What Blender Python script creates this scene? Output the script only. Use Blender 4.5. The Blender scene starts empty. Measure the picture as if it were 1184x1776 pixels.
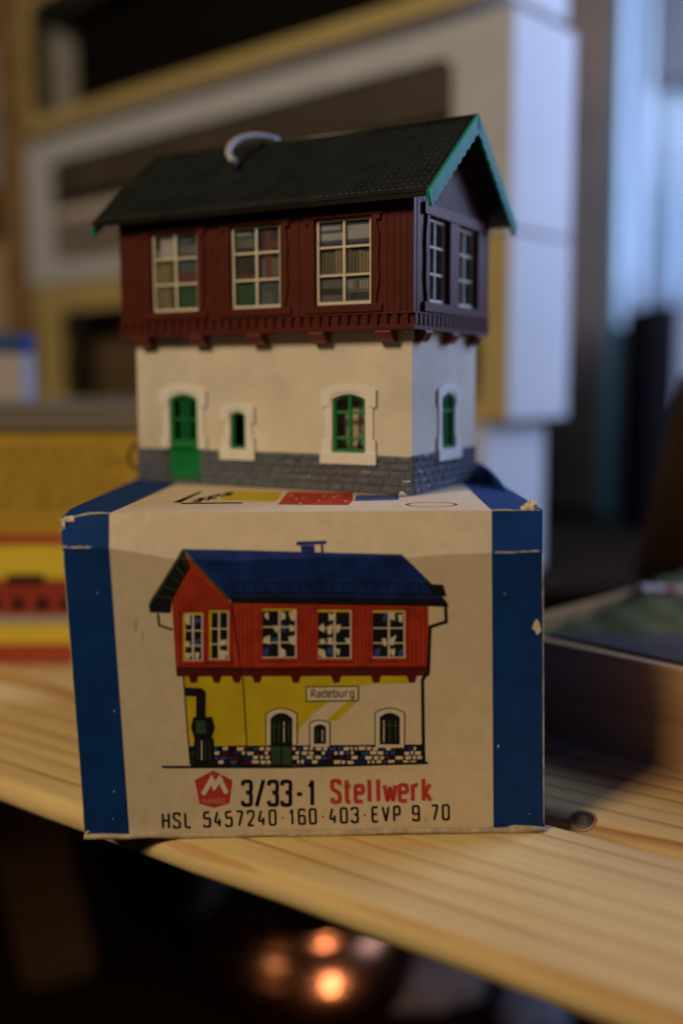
import bpy, bmesh, math, random
from mathutils import Vector, Matrix
random.seed(7)
S = 0.01            # every builder below works in centimetres
SC = bpy.context.scene
COL = SC.collection

# ------------------------------------------------------------------ camera
F, TH, RO, EYE = 1792.65, 0.1286, -0.0042, 8.5
cam_d = bpy.data.cameras.new('camera'); cam = bpy.data.objects.new('camera', cam_d); COL.objects.link(cam)
cam.matrix_world = Matrix.Translation((0, 0, EYE*S)) @ Matrix.Rotation(math.pi/2-TH, 4, 'X') @ Matrix.Rotation(RO, 4, 'Z')
cam_d.sensor_fit = 'VERTICAL'; cam_d.sensor_height = 36.0; cam_d.sensor_width = 24.0
cam_d.lens = F/1776*36.0
cam_d.clip_start = 0.01; cam_d.clip_end = 20
cam_d.dof.use_dof = True; cam_d.dof.focus_distance = 0.203; cam_d.dof.aperture_fstop = 4.5; cam_d.dof.aperture_blades = 0
SC.camera = cam
# ------------------------------------------------------------------ world, lamps, exposure
w = bpy.data.worlds.new('World'); SC.world = w; w.use_nodes = True
w.node_tree.nodes['Background'].inputs[0].default_value = (0.9, 0.72, 0.6, 1)
w.node_tree.nodes['Background'].inputs[1].default_value = 0.005
SC.view_settings.view_transform = 'Standard'; SC.view_settings.look = 'None'
SC.view_settings.exposure = 0; SC.view_settings.gamma = 1; SC.view_settings.use_curve_mapping = False
def area(name, loc, target, sx, sy, power, col):
    d = bpy.data.lights.new(name, 'AREA'); d.shape = 'RECTANGLE'; d.size = sx*S; d.size_y = sy*S
    d.energy = power; d.color = col
    o = bpy.data.objects.new(name, d); COL.objects.link(o)
    p = Vector((loc[0], loc[1], loc[2]+EYE))*S; t = Vector((target[0], target[1], target[2]+EYE))*S
    o.location = p; o.rotation_euler = (t-p).to_track_quat('-Z', 'Y').to_euler()
    return o
area('room_lamp', (-50, -25, 51), (0, 22, -4), 20, 20, 4.7, (1.0, 0.76, 0.48))
area('window_light', (46, 43, 24), (8, 40, 6), 28, 40, 2.9, (0.47, 0.60, 1.0))
area('curtain_fill', (36, 56, 16), (20, 74, 14), 12, 34, 0.28, (0.50, 0.68, 1.0)).data.spread = math.radians(75)  # added fill to brighten the curtains, not a window of its own
area('low_fill', (-22, 6, -16), (0, 44, -25), 14, 8, 0.003, (1.0, 0.6, 0.3)).data.spread = math.radians(50)  # added weak warm fill under the bench for pot and plank
for nm, loc, pw, cl in (('pot_glint_light', (20, -6, -19), 0.026, (1.0, 0.66, 0.42)), ('pot_glint_light_upper', (20, -6, -6), 0.026, (1.0, 0.64, 0.55))):  # small lights added to put the two glints on the copper pot
    area(nm, loc, (-2, 42, -24), 3.4, 3.4, pw, cl).data.spread = math.radians(26)

# ------------------------------------------------------------------ materials
MATS = {}
def mat(name, col, rough=0.5, var=0.12, scale=3.0, bump=0.0, bscale=20.0, metal=0.0, spec=0.5, coat=0.0, stretch=(1,1,1)):
    """scale / bscale are cycles per centimetre of a noise that varies value and relief"""
    if name in MATS: return MATS[name]
    m = bpy.data.materials.new(name); m.use_nodes = True; nt = m.node_tree; b = nt.nodes['Principled BSDF']
    b.inputs['Roughness'].default_value = rough; b.inputs['Metallic'].default_value = metal
    b.inputs['Specular IOR Level'].default_value = spec; b.inputs['Coat Weight'].default_value = coat
    tc = nt.nodes.new('ShaderNodeTexCoord'); mp = nt.nodes.new('ShaderNodeMapping'); mp.inputs['Scale'].default_value = [100*s for s in stretch]
    nt.links.new(tc.outputs['Object'], mp.inputs[0])
    n = nt.nodes.new('ShaderNodeTexNoise'); n.inputs['Scale'].default_value = scale; n.inputs['Detail'].default_value = 5
    nt.links.new(mp.outputs[0], n.inputs['Vector'])
    r = nt.nodes.new('ShaderNodeValToRGB'); e = r.color_ramp.elements
    e[0].position = 0.3; e[1].position = 0.7
    e[0].color = [c*(1-var) for c in col]+[1]; e[1].color = [min(1, c*(1+var)) for c in col]+[1]
    nt.links.new(n.outputs['Fac'], r.inputs[0]); nt.links.new(r.outputs[0], b.inputs['Base Color'])
    if bump:
        n2 = nt.nodes.new('ShaderNodeTexNoise'); n2.inputs['Scale'].default_value = bscale; n2.inputs['Detail'].default_value = 3
        nt.links.new(mp.outputs[0], n2.inputs['Vector'])
        bp = nt.nodes.new('ShaderNodeBump'); bp.inputs['Strength'].default_value = bump; bp.inputs['Distance'].default_value = 0.0003
        nt.links.new(n2.outputs['Fac'], bp.inputs['Height']); nt.links.new(bp.outputs[0], b.inputs['Normal'])
    MATS[name] = m; return m

def wood(name, light, dark, ring=2.2, rough=0.55, seed=0.0):
    m = bpy.data.materials.new(name); m.use_nodes = True; nt = m.node_tree; b = nt.nodes['Principled BSDF']; L = nt.links.new
    tc = nt.nodes.new('ShaderNodeTexCoord')
    mp = nt.nodes.new('ShaderNodeMapping'); mp.inputs['Scale'].default_value = (7, 100, 100); mp.inputs['Rotation'].default_value = (0.75, 0, 0.010); mp.inputs['Location'].default_value = (seed, seed*3.1, seed*1.7)
    L(tc.outputs['Object'], mp.inputs[0])
    wv = nt.nodes.new('ShaderNodeTexWave'); wv.wave_type = 'BANDS'; wv.bands_direction = 'Y'; wv.wave_profile = 'SAW'
    wv.inputs['Scale'].default_value = ring*0.16; wv.inputs['Distortion'].default_value = 6.5; wv.inputs['Detail'].default_value = 2.5
    wv.inputs['Detail Scale'].default_value = 0.62; wv.inputs['Detail Roughness'].default_value = 0.5
    L(mp.outputs[0], wv.inputs['Vector'])
    r = nt.nodes.new('ShaderNodeValToRGB'); e = r.color_ramp.elements
    e[0].position = 0.0; e[0].color = [l*0.8+d*0.2 for l, d in zip(light, dark)]+[1]
    e[1].position = 1.0; e[1].color = [l*0.45+d*0.55 for l, d in zip(light, dark)]+[1]
    for ps, k_ in ((0.05, 0.0), (0.60, 0.06), (0.78, 0.22), (0.88, 0.65), (0.95, 0.9)):
        x = e.new(ps); x.color = [l*(1-k_)+d*k_ for l, d in zip(light, dark)]+[1]
    L(wv.outputs['Fac'], r.inputs[0])
    mp2 = nt.nodes.new('ShaderNodeMapping'); mp2.inputs['Scale'].default_value = (12, 260, 260); L(tc.outputs['Object'], mp2.inputs[0])
    n = nt.nodes.new('ShaderNodeTexNoise'); n.inputs['Scale'].default_value = 2.5; n.inputs['Detail'].default_value = 6; L(mp2.outputs[0], n.inputs['Vector'])
    mp3 = nt.nodes.new('ShaderNodeMapping'); mp3.inputs['Scale'].default_value = (15, 45, 45); mp3.inputs['Location'].default_value = (seed, 0, 0); L(tc.outputs['Object'], mp3.inputs[0])
    n3 = nt.nodes.new('ShaderNodeTexNoise'); n3.inputs['Scale'].default_value = 1.0; n3.inputs['Detail'].default_value = 3; L(mp3.outputs[0], n3.inputs['Vector'])
    mx = nt.nodes.new('ShaderNodeMix'); mx.data_type = 'RGBA'; mx.blend_type = 'MULTIPLY'; mx.inputs[0].default_value = 0.35
    L(r.outputs[0], mx.inputs[6]); L(n.outputs['Fac'], mx.inputs[7])
    mx2 = nt.nodes.new('ShaderNodeMix'); mx2.data_type = 'RGBA'; mx2.blend_type = 'OVERLAY'; mx2.inputs[0].default_value = 0.35
    L(mx.outputs[2], mx2.inputs[6]); L(n3.outputs['Fac'], mx2.inputs[7])
    # lines fade in and out across the board
    mp4 = nt.nodes.new('ShaderNodeMapping'); mp4.inputs['Scale'].default_value = (9, 110, 110); mp4.inputs['Location'].default_value = (seed*2, seed, 0); L(tc.outputs['Object'], mp4.inputs[0])
    n4 = nt.nodes.new('ShaderNodeTexNoise'); n4.inputs['Scale'].default_value = 0.8; n4.inputs['Detail'].default_value = 2; L(mp4.outputs[0], n4.inputs['Vector'])
    r4 = nt.nodes.new('ShaderNodeValToRGB'); r4.color_ramp.elements[0].position = 0.38; r4.color_ramp.elements[1].position = 0.62
    r4.color_ramp.elements[1].color = (0.6, 0.6, 0.6, 1); L(n4.outputs['Fac'], r4.inputs[0])
    mx4 = nt.nodes.new('ShaderNodeMix'); mx4.data_type = 'RGBA'; L(r4.outputs[0], mx4.inputs[0]); L(r.outputs[0], mx4.inputs[6])
    mx4.inputs[7].default_value = [l*0.97+d*0.03 for l, d in zip(light, dark)]+[1]
    L(mx4.outputs[2], mx.inputs[6])
    L(mx2.outputs[2], b.inputs['Base Color'])
    b.inputs['Roughness'].default_value = rough; b.inputs['Specular IOR Level'].default_value = 0.10
    bp = nt.nodes.new('ShaderNodeBump'); bp.inputs['Strength'].default_value = 0.25; bp.inputs['Distance'].default_value = 0.0003
    L(n.outputs['Fac'], bp.inputs['Height']); L(bp.outputs[0], b.inputs['Normal'])
    return m

def glass_mat():
    m = bpy.data.materials.new('clear_film'); m.use_nodes = True; nt = m.node_tree
    nt.nodes.remove(nt.nodes['Principled BSDF'])
    t = nt.nodes.new('ShaderNodeBsdfTransparent'); g = nt.nodes.new('ShaderNodeBsdfGlossy'); g.inputs['Roughness'].default_value = 0.06
    f = nt.nodes.new('ShaderNodeFresnel'); f.inputs['IOR'].default_value = 1.45
    mx = nt.nodes.new('ShaderNodeMixShader')
    nt.links.new(f.outputs[0], mx.inputs[0]); nt.links.new(t.outputs[0], mx.inputs[1]); nt.links.new(g.outputs[0], mx.inputs[2])
    nt.links.new(mx.outputs[0], nt.nodes['Material Output'].inputs['Surface'])
    return m

M = dict(
 cream=mat('cream_card', (0.67, 0.56, 0.405), 0.75, 0.055, 3.5, 0.25, 30, spec=0.15),
 blue=mat('blue_print', (0.004, 0.040, 0.195), 0.6, 0.16, 1.5, 0.15, 25, spec=0.15),
 core=mat('torn_card_core', (0.72, 0.64, 0.47), 0.9, 0.2, 8, 0.8, 25),
 inner=mat('grey_card_back', (0.32, 0.26, 0.18), 0.9, 0.1),
 ink=mat('black_ink', (0.010, 0.010, 0.012), 0.7, 0.2, spec=0.1),
 navy=mat('navy_ink', (0.006, 0.026, 0.155), 0.6, 0.4, 3, spec=0.15),
 red=mat('red_ink', (0.42, 0.040, 0.016), 0.6, 0.25, 3, spec=0.15),
 dred=mat('dark_red_ink', (0.11, 0.012, 0.010), 0.6, 0.2, 4, spec=0.1),
 ltred=mat('lettering_red', (0.47, 0.035, 0.03), 0.6, 0.12, 4),
 yellow=mat('yellow_ink', (0.58, 0.44, 0.018), 0.6, 0.12, 2, spec=0.15),
 green=mat('green_ink', (0.02, 0.06, 0.02), 0.6, 0.3, 4),
 paper=mat('bare_paper', (0.68, 0.60, 0.47), 0.75, 0.08, 4, spec=0.15),
 winblue=mat('window_blue_ink', (0.02, 0.07, 0.25), 0.6, 0.1, 4),
 hwhite=mat('white_wall_plastic', (0.70, 0.64, 0.53), 0.6, 0.13, 0.7, 0.35, 14, spec=0.3),
 trimw=mat('white_surround_plastic', (0.80, 0.78, 0.72), 0.5, 0.04),
 stone=mat('grey_stone_plastic', (0.115, 0.128, 0.165), 0.27, 0.16, 5, 0.4, 14, spec=0.7),
 brown=mat('red_brown_plastic', (0.088, 0.018, 0.012), 0.40, 0.14, 2, spec=0.16),
 brownb=mat('red_brown_beam_plastic', (0.15, 0.034, 0.018), 0.4, 0.14, 2),
 roof=mat('dark_roof_plastic', (0.017, 0.020, 0.018), 0.36, 0.3, 2, spec=0.5),
 gtrim=mat('green_trim_plastic', (0.008, 0.26, 0.19), 0.5, 0.1, spec=0.15),
 gdoor=mat('green_door_plastic', (0.008, 0.21, 0.055), 0.4, 0.1),
 frame=mat('cream_frame_plastic', (0.70, 0.65, 0.53), 0.45, 0.05),
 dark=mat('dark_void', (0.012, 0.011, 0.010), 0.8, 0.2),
 glass=glass_mat(),
 pine=wood('pine_front', (0.84, 0.62, 0.29), (0.46, 0.21, 0.055), 4.2, 0.55, 1.3),
 pine2=wood('pine_rear', (0.72, 0.51, 0.23), (0.32, 0.14, 0.04), 4.6, 0.55, 5.7),
 ply=wood('tray_wood', (0.56, 0.33, 0.14), (0.42, 0.22, 0.08), 1.2, 0.6, 9.1),
 post=wood('post_wood', (0.24, 0.13, 0.04), (0.15, 0.075, 0.02), 0.8, 0.6, 3.1),
 plank=wood('dark_plank', (0.14, 0.06, 0.025), (0.08, 0.03, 0.012), 0.8, 0.6, 4.4),
 cartonw=mat('white_carton', (0.50, 0.54, 0.65), 0.6, 0.05, 0.4),
 cartony=mat('yellow_carton', (0.46, 0.37, 0.16), 0.6, 0.08, 0.3),
)

# ------------------------------------------------------------------ mesh builder
class MB:
    def __init__(s): s.v = []; s.f = []; s.m = []; s.sm = []
    def face(s, pts, mi=0, smooth=False):
        i = len(s.v); s.v += [tuple(p) for p in pts]; s.f.append(list(range(i, i+len(pts)))); s.m.append(mi); s.sm.append(smooth)
    def box(s, x0, x1, y0, y1, z0, z1, mi=0):
        i = len(s.v)
        s.v += [(x0,y0,z0),(x1,y0,z0),(x1,y1,z0),(x0,y1,z0),(x0,y0,z1),(x1,y0,z1),(x1,y1,z1),(x0,y1,z1)]
        for q in ((0,3,2,1),(4,5,6,7),(0,1,5,4),(1,2,6,5),(2,3,7,6),(3,0,4,7)):
            s.f.append([i+k for k in q]); s.m.append(mi); s.sm.append(False)
    def prism(s, poly, fn, mi=0, smooth=False):
        """poly: 2D outline; fn(u, v, k) with k 0/1 gives the two 3D rings"""
        n = len(poly); i = len(s.v)
        s.v += [tuple(fn(u, v, 0)) for u, v in poly]+[tuple(fn(u, v, 1)) for u, v in poly]
        s.f.append([i+k for k in range(n)][::-1]); s.f.append([i+n+k for k in range(n)]); s.m += [mi, mi]; s.sm += [False, False]
        for k in range(n):
            k2 = (k+1) % n; s.f.append([i+k, i+k2, i+n+k2, i+n+k]); s.m.append(mi); s.sm.append(smooth)
    def ring(s, outer, inner, fn, mi=0):
        """closed frame between two outlines with the same number of points"""
        n = len(outer); i = len(s.v)
        for pl in (outer, inner):
            for k in (0, 1): s.v += [tuple(fn(u, v, k)) for u, v in pl]
        o0, o1, i0, i1 = i, i+n, i+2*n, i+3*n
        for k in range(n):
            k2 = (k+1) % n
            for q in ((o0+k,o0+k2,i0+k2,i0+k),(o1+k,i1+k,i1+k2,o1+k2),(o0+k,o1+k,o1+k2,o0+k2),(i0+k,i0+k2,i1+k2,i1+k)):
                s.f.append(list(q)); s.m.append(mi); s.sm.append(False)
    def tube(s, path, r, n=10, mi=0, cap=True):
        P = [Vector(p) for p in path]; rings = []
        rr = r if isinstance(r, (list, tuple)) else [r]*len(P)
        up = Vector((0.13, 0.21, 0.97)).normalized()
        for k, p in enumerate(P):
            t = (P[min(k+1, len(P)-1)]-P[max(k-1, 0)]).normalized()
            a = t.cross(up).normalized(); b = t.cross(a).normalized(); up = -b if b.dot(up) < 0 else b
            i = len(s.v); rings.append(i)
            for j in range(n):
                q = p+(a*math.cos(2*math.pi*j/n)+t.cross(a)*math.sin(2*math.pi*j/n))*rr[k]; s.v.append(tuple(q))
        for k in range(len(rings)-1):
            for j in range(n):
                j2 = (j+1) % n
                s.f.append([rings[k]+j, rings[k]+j2, rings[k+1]+j2, rings[k+1]+j]); s.m.append(mi); s.sm.append(True)
        if cap:
            for q in (rings[0], rings[-1]): s.f.append([q+j for j in range(n)]); s.m.append(mi); s.sm.append(False)
    def lathe(s, prof, n=48, mi=0, c=(0,0)):
        i = len(s.v)
        for r, z in prof:
            for j in range(n): s.v.append((c[0]+r*math.cos(2*math.pi*j/n), c[1]+r*math.sin(2*math.pi*j/n), z))
        for k in range(len(prof)-1):
            for j in range(n):
                j2 = (j+1) % n
                s.f.append([i+k*n+j, i+k*n+j2, i+(k+1)*n+j2, i+(k+1)*n+j]); s.m.append(mi); s.sm.append(True)
    def blob(s, c, rad, amp=0.3, seg=10, mi=0):
        i = len(s.v); R = seg//2
        for a in range(R+1):
            for b in range(seg):
                th = math.pi*a/R; ph = 2*math.pi*b/seg
                k = 1+(random.uniform(-amp, amp) if 0 < a < R else 0)
                s.v.append((c[0]+rad[0]*k*math.sin(th)*math.cos(ph), c[1]+rad[1]*k*math.sin(th)*math.sin(ph), c[2]+rad[2]*k*math.cos(th)))
        for a in range(R):
            for b in range(seg):
                b2 = (b+1) % seg
                s.f.append([i+a*seg+b, i+(a+1)*seg+b, i+(a+1)*seg+b2, i+a*seg+b2]); s.m.append(mi); s.sm.append(False)
    def panel(s, u0, u1, v0, v1, holes, fn, mi=0):
        """flat board with rectangular openings; fn(u, v, k): k 0 outer face, 1 inner face"""
        us = sorted({u0, u1, *[h[0] for h in holes], *[h[1] for h in holes]}); vs = sorted({v0, v1, *[h[2] for h in holes], *[h[3] for h in holes]})
        inh = lambda u, v: any(h[0] < u < h[1] and h[2] < v < h[3] for h in holes)
        solid = lambda a, b: 0 <= a < len(us)-1 and 0 <= b < len(vs)-1 and not inh((us[a]+us[a+1])/2, (vs[b]+vs[b+1])/2)
        for a in range(len(us)-1):
            for b in range(len(vs)-1):
                if not solid(a, b): continue
                A, B, C_, D = us[a], us[a+1], vs[b], vs[b+1]
                for k in (0, 1): s.face([fn(A, C_, k), fn(B, C_, k), fn(B, D, k), fn(A, D, k)], mi)
                for (da, db, p, q) in ((-1,0,(A,C_),(A,D)), (1,0,(B,C_),(B,D)), (0,-1,(A,C_),(B,C_)), (0,1,(A,D),(B,D))):
                    if not solid(a+da, b+db): s.face([fn(*p, 0), fn(*q, 0), fn(*q, 1), fn(*p, 1)], mi)
    def build(s, name, mats, parent=None, bevel=0.0, recalc=True, kind=None):
        me = bpy.data.meshes.new(name)
        me.from_pydata([(x*S, y*S, z*S) for x, y, z in s.v], [], s.f)
        for m in (mats if isinstance(mats, (list, tuple)) else [mats]): me.materials.append(m)
        for p, mi, sm in zip(me.polygons, s.m, s.sm): p.material_index = mi; p.use_smooth = sm
        if recalc:
            bm = bmesh.new(); bm.from_mesh(me); bmesh.ops.remove_doubles(bm, verts=bm.verts, dist=1e-7)
            bmesh.ops.recalc_face_normals(bm, faces=bm.faces); bm.to_mesh(me); bm.free()
        o = bpy.data.objects.new(name, me); COL.objects.link(o)
        if parent: o.parent = parent
        if bevel:
            b = o.modifiers.new('bevel', 'BEVEL'); b.width = bevel*S; b.segments = 2; b.limit_method = 'ANGLE'; b.angle_limit = math.radians(40)
        if kind: o['kind'] = kind
        return o
def tag(o, label, cat, group=None):
    o['label'] = label; o['category'] = cat
    if group: o['group'] = group
    return o
def place(o, x, y, z, rz=0): o.location = (x*S, y*S, (z+EYE)*S); o.rotation_euler = (0, 0, rz); return o
def thing(name, label, cat, x, y, z, rz=0, group=None):
    o = bpy.data.objects.new(name, None); COL.objects.link(o); o.empty_display_size = 0.01
    place(o, x, y, z, rz); return tag(o, label, cat, group)

# viewing geometry used to read places off the photograph (coordinates: x right, y away, z above eye level)
def ray(px, py):
    dx, dy = px-592, py-888; c, s = math.cos(RO), math.sin(RO)
    u, v = c*dx+s*dy, -s*dx+c*dy
    return Vector((u/F, math.cos(TH)-math.sin(TH)*v/F, -math.sin(TH)-math.cos(TH)*v/F))
def on_z(px, py, z): d = ray(px, py); return d*(z/d.z)
def on_y(px, py, y): d = ray(px, py); return d*(y/d.y)

# ================================================================== setting
b = MB(); b.box(-150, 150, -60, 140, -61, -60); b.build('floor', mat('floor_boards', (0.007, 0.004, 0.002), 0.9, 0.2, 0.2, spec=0.0), kind='structure').location = (0, 0, EYE*S)
b = MB(); b.box(-150, 150, 118, 120, -59.5, 90); b.build('back_wall', mat('dark_wall', (0.012, 0.008, 0.006), 0.9, 0.2, 0.1), kind='structure').location = (0, 0, EYE*S)

# ---- slats of the wooden bench (local x along the slat)
ANG = math.atan2(-0.576, 0.817)
def slat(name, label, p0, p1, t, r, m):
    prof = []
    for cx_, cz_, a0 in ((p0+r, -r, 180), (p1-r, -r, 90), (p1-r, -t+r, 0), (p0+r, -t+r, -90)):
        for k in range(7):
            a = math.radians(a0-90*k/6); prof.append((cx_+r*math.cos(a)-p0, cz_+r*math.sin(a)))
    mb = MB(); N = 40
    for j in range(N):
        xa, xb = -42+84*j/N, -42+84*(j+1)/N
        wob = lambda x: 0.03*math.sin(x*0.55)+0.02*math.sin(x*1.7+1)
        n = len(prof)
        for k in range(n):
            (ya, za), (yb, zb) = prof[k], prof[(k+1) % n]
            mb.face([(xa, ya+wob(xa)*(ya < 1), za), (xb, ya+wob(xb)*(ya < 1), za), (xb, yb+wob(xb)*(yb < 1), zb), (xa, yb+wob(xa)*(yb < 1), zb)], 0, True)
    for x in (-42, 42): mb.face([(x, y, z) for y, z in prof])
    o = mb.build(name, m)
    place(o, 0.576*p0, 0.817*p0, -8.5, ANG)
    return tag(o, label, 'slat', 'slats of the wooden bench')
s1 = slat('bench_slat', 'front pine slat with rounded edge, carrying the front of the cardboard box', 13.08, 17.88, 0.6, 0.28, M['pine'])
s2 = slat('bench_slat', 'rear pine slat with a dark knot, under the yellow box and the diorama tray', 18.26, 23.9, 1.0, 0.45, M['pine2'])
# dark knot in the rounded front edge of the rear slat
kp = on_z(1020, 1414, -8.60); u = kp.x*0.817-kp.y*0.576; v = kp.x*0.576+kp.y*0.817-18.26
b = MB()
ringp = [(math.cos(2*math.pi*k/18), math.sin(2*math.pi*k/18)) for k in range(18)]
def on_edge(q, rad, h, r_=0.45):
    al = math.radians(58)+q[1]*rad/r_; x = u+q[0]*rad*1.05
    if al > math.pi/2: return (x, r_+(al-math.pi/2)*r_, h)
    return (x, r_-(r_+h)*math.cos(al), -r_+(r_+h)*math.sin(al))
for k in range(18):
    a, c = ringp[k], ringp[(k+1) % 18]
    for r0, r1, h0, h1, mi in ((0.26, 0.21, 0.003, 0.004, 1), (0.21, 0.16, 0.004, 0.003, 0), (0.16, 0.09, 0.003, 0.003, 0)):
        b.face([on_edge(a, r0, h0), on_edge(c, r0, h0), on_edge(c, r1, h1), on_edge(a, r1, h1)], mi)
    b.face([on_edge(a, 0.09, 0.003), on_edge(c, 0.09, 0.003), on_edge((0, 0), 0, 0.004)], 2)
kn = b.build('knot', [mat('knot_dark', (0.035, 0.017, 0.009), 0.5, 0.3, 8), mat('knot_rim', (0.26, 0.13, 0.05), 0.5, 0.2, 8), mat('knot_heart', (0.11, 0.075, 0.055), 0.4, 0.3, 8)], s2)

# ================================================================== cardboard box with its print
ZT, ZB = -2.4538, -8.485
def yfront(x): return 18.45+0.028*(x+5)
def on_front(px, py, off=0.0):
    d = ray(px, py); t = (18.36+0.14)/(d.y-0.028*d.x); P = d*t; return Vector((P.x+0.028*off, P.y-off, P.z))
FOLD = [(60, 950), (107, 950), (192, 951), (243, 959), (303, 970), (420, 972), (560, 966), (718, 967), (756, 962), (847, 959), (946, 956), (990, 956)]
TOPE = [(60, 905), (105, 901), (150, 895), (190, 893), (500, 897), (850, 886), (940, 882), (990, 881)]
def lerp_poly(T, x):
    for (xa, ya), (xb, yb) in zip(T, T[1:]):
        if xa <= x <= xb: return ya+(yb-ya)*(x-xa)/(xb-xa)
    return T[0][1] if x < T[0][0] else T[-1][1]
TOPX = lambda px: px
def top_pt(px):
    yb = 18.92+0.028*((px-592)/1792*18.7+5)
    P = on_y(px, lerp_poly(TOPE, px), yb); P.z = ZT-0.10*max(0, (165-px)/60) if px < 165 else ZT
    return P
def surf(px, py, off=0.0):
    yf = lerp_poly(FOLD, px)
    if py >= yf-0.01: return on_front(px, py, off)
    k = min(1, (yf-py)/(yf-lerp_poly(TOPE, px))); a = on_front(px, yf); c = top_pt(px)
    P = a*(1-k)+c*k; return P+Vector((0, -off*0.9, off*0.45))
def left_x(y): return 105+(148-105)*(y-905)/(1450-905)
def right_x(y): return 941+(943-941)*(y-885)/(1442-885)

box = thing('cardboard_box', 'worn blue and cream cardboard box with a printed red house, on the wooden slats', 'box', -0.6, 18.5, -8.5)
BO = Vector((-0.6, 18.5, -8.5))
def pb(mb, pts, mi=0): mb.face([p-BO for p in pts], mi)
# front and folded strip as strips in x; materials: 0 cream 1 blue 2 core
b = MB()
xs_c = [105, 107, 130, 150, 170, 190, 216, 243, 272, 303, 340, 380, 420, 470, 520, 560, 610, 660, 718, 756, 800, 852, 880, 910, 941]
def colx(x, y):      # the print columns run from the stripe edges, which lean with the box
    # map nominal x at the fold to the leaning edge lower down
    if x <= 107: return left_x(y)
    kb = (y-951)/(1447-951) if y > 951 else 0
    lean = {0: 43, 190: 35, 852: 3, 941: 2}
    if x <= 190: L_ = 39+(35-39)*(x-107)/83
    elif x <= 852: L_ = 35+(3-35)*(x-190)/662
    else: L_ = 3
    return x+L_*kb
rows = [0, 0.2, 0.4, 0.6, 0.8, 1.0]
for xa, xb in zip(xs_c, xs_c[1:]):
    mi = 1 if (xb <= 190 or xa >= 852) else 0
    def pt(x, k):
        y = lerp_poly(FOLD, x); return on_front(colx(x, y+(1447-y)*k), y+(1447-y)*k)
    for ka, kb in zip(rows, rows[1:]):
        q = [pt(xa, ka), pt(xb, ka), pt(xb, kb), pt(xa, kb)]
        if kb == 1.0: q[2].z = q[3].z = ZB
        pb(b, q, mi)
    xt = lambda x: max(x, 105)
    fa, fb = on_front(colx(xa, lerp_poly(FOLD, xa)), lerp_poly(FOLD, xa)), on_front(colx(xb, lerp_poly(FOLD, xb)), lerp_poly(FOLD, xb))
    ta, tb = top_pt(xa), top_pt(xb)
    for k0, k1 in ((0, .5), (.5, 1)):
        bul = lambda a, c, k: a*(1-k)+c*k+Vector((0, -0.02, 0.02))*(4*k*(1-k))*0.0
        pb(b, [bul(fa, ta, k0), bul(fb, tb, k0), bul(fb, tb, k1), bul(fa, ta, k1)], mi)
# top, sides, back, bottom
YB = 27.9
tl, tr = top_pt(105), top_pt(941)
topx = [(105, -5.02), (190, -3.62), (852, 2.86), (941, 3.66)]
def top_pb(i): return Vector((topx[i][1], YB, ZT))
for i, mi in ((0, 1), (1, 0), (2, 1)):
    seg = [x for x in xs_c if topx[i][0] <= x <= topx[i+1][0]]
    if seg[0] == 105 and seg[1] == 107: pass
    for xa, xb in zip(seg, seg[1:]):
        kk = lambda x: (x-topx[i][0])/(topx[i+1][0]-topx[i][0])
        far = lambda x: top_pb(i)*(1-kk(x))+top_pb(i+1)*kk(x)
        m_ = lambda x: top_pt(x)*0.92+far(x)*0.08
        def m2(x): p = m_(x); p.z = ZT; return p
        pb(b, [top_pt(xa), top_pt(xb), m2(xb), m2(xa)], mi)
        pb(b, [m2(xa), m2(xb), far(xb), far(xa)], mi)
bl, br = on_front(left_x(1447), 1447), on_front(right_x(1447), 1447); bl.z = br.z = ZB
fl, fr_ = on_front(left_x(950), 950), on_front(colx(941, 956), 956)
bl2, br2 = Vector((-4.9, YB, ZB)), Vector((3.66, YB, ZB))
pb(b, [bl, fl, tl, top_pb(0), bl2], 1); pb(b, [br, br2, top_pb(3), tr, fr_], 1)
pb(b, [bl2, top_pb(0), top_pb(3), br2], 0); pb(b, [bl, bl2, br2, br], 0)
carton = b.build('carton', [M['cream'], M['blue'], M['core']], box)

# --- worn edges of the board: bare pale pulp along the folds and at the crushed corners
def wear(pxs, r, seed):
    random.seed(seed); b = MB()
    b.tube([Vector(p)-BO for p in pxs], [r*random.uniform(0.5, 1.2) for _ in pxs], 6); b.build('worn_edge', M['core'], box)
wear([surf(x, lerp_poly(FOLD, x)+random.uniform(-1.5, 1.5), 0.004) for x in range(109, 160, 5)], 0.018, 2)
wear([surf(x, lerp_poly(FOLD, x)+random.uniform(-.7, .7), 0.002) for x in range(858, 940, 7)], 0.013, 3)
wear([top_pt(x)+Vector((0, -0.006, random.uniform(-.006, .006))) for x in range(112, 192, 6)], 0.026, 4)
wear([top_pt(x)+Vector((0, 0, random.uniform(-.008, .002))) for x in range(852, 938, 7)], 0.014, 5)
wear([on_front(left_x(y)+0.5, y) for y in range(955, 1440, 18)], 0.012, 6)
wear([on_front(right_x(y)-0.5, y) for y in range(960, 1440, 18)], 0.010, 7)
b = MB(); random.seed(5)
p = surf(116, 903)-BO; b.blob((p.x+0.06, p.y+0.05, p.z-0.02), (0.17, 0.10, 0.075), 0.35, 12)
p = surf(108, 918)-BO; b.blob((p.x+0.01, p.y+0.05, p.z), (0.05, 0.08, 0.13), 0.3, 10)
b.build('crushed_corner', M['core'], box)
b = MB(); random.seed(9)
p = top_pt(921)-BO; b.blob((p.x+0.02, p.y+0.16, p.z+0.05), (0.12, 0.12, 0.12), 0.4, 10); b.blob((p.x-0.08, p.y+0.1, p.z+0.02), (0.1, 0.1, 0.06), 0.3, 10)
b.build('torn_corner', M['core'], box)
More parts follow.
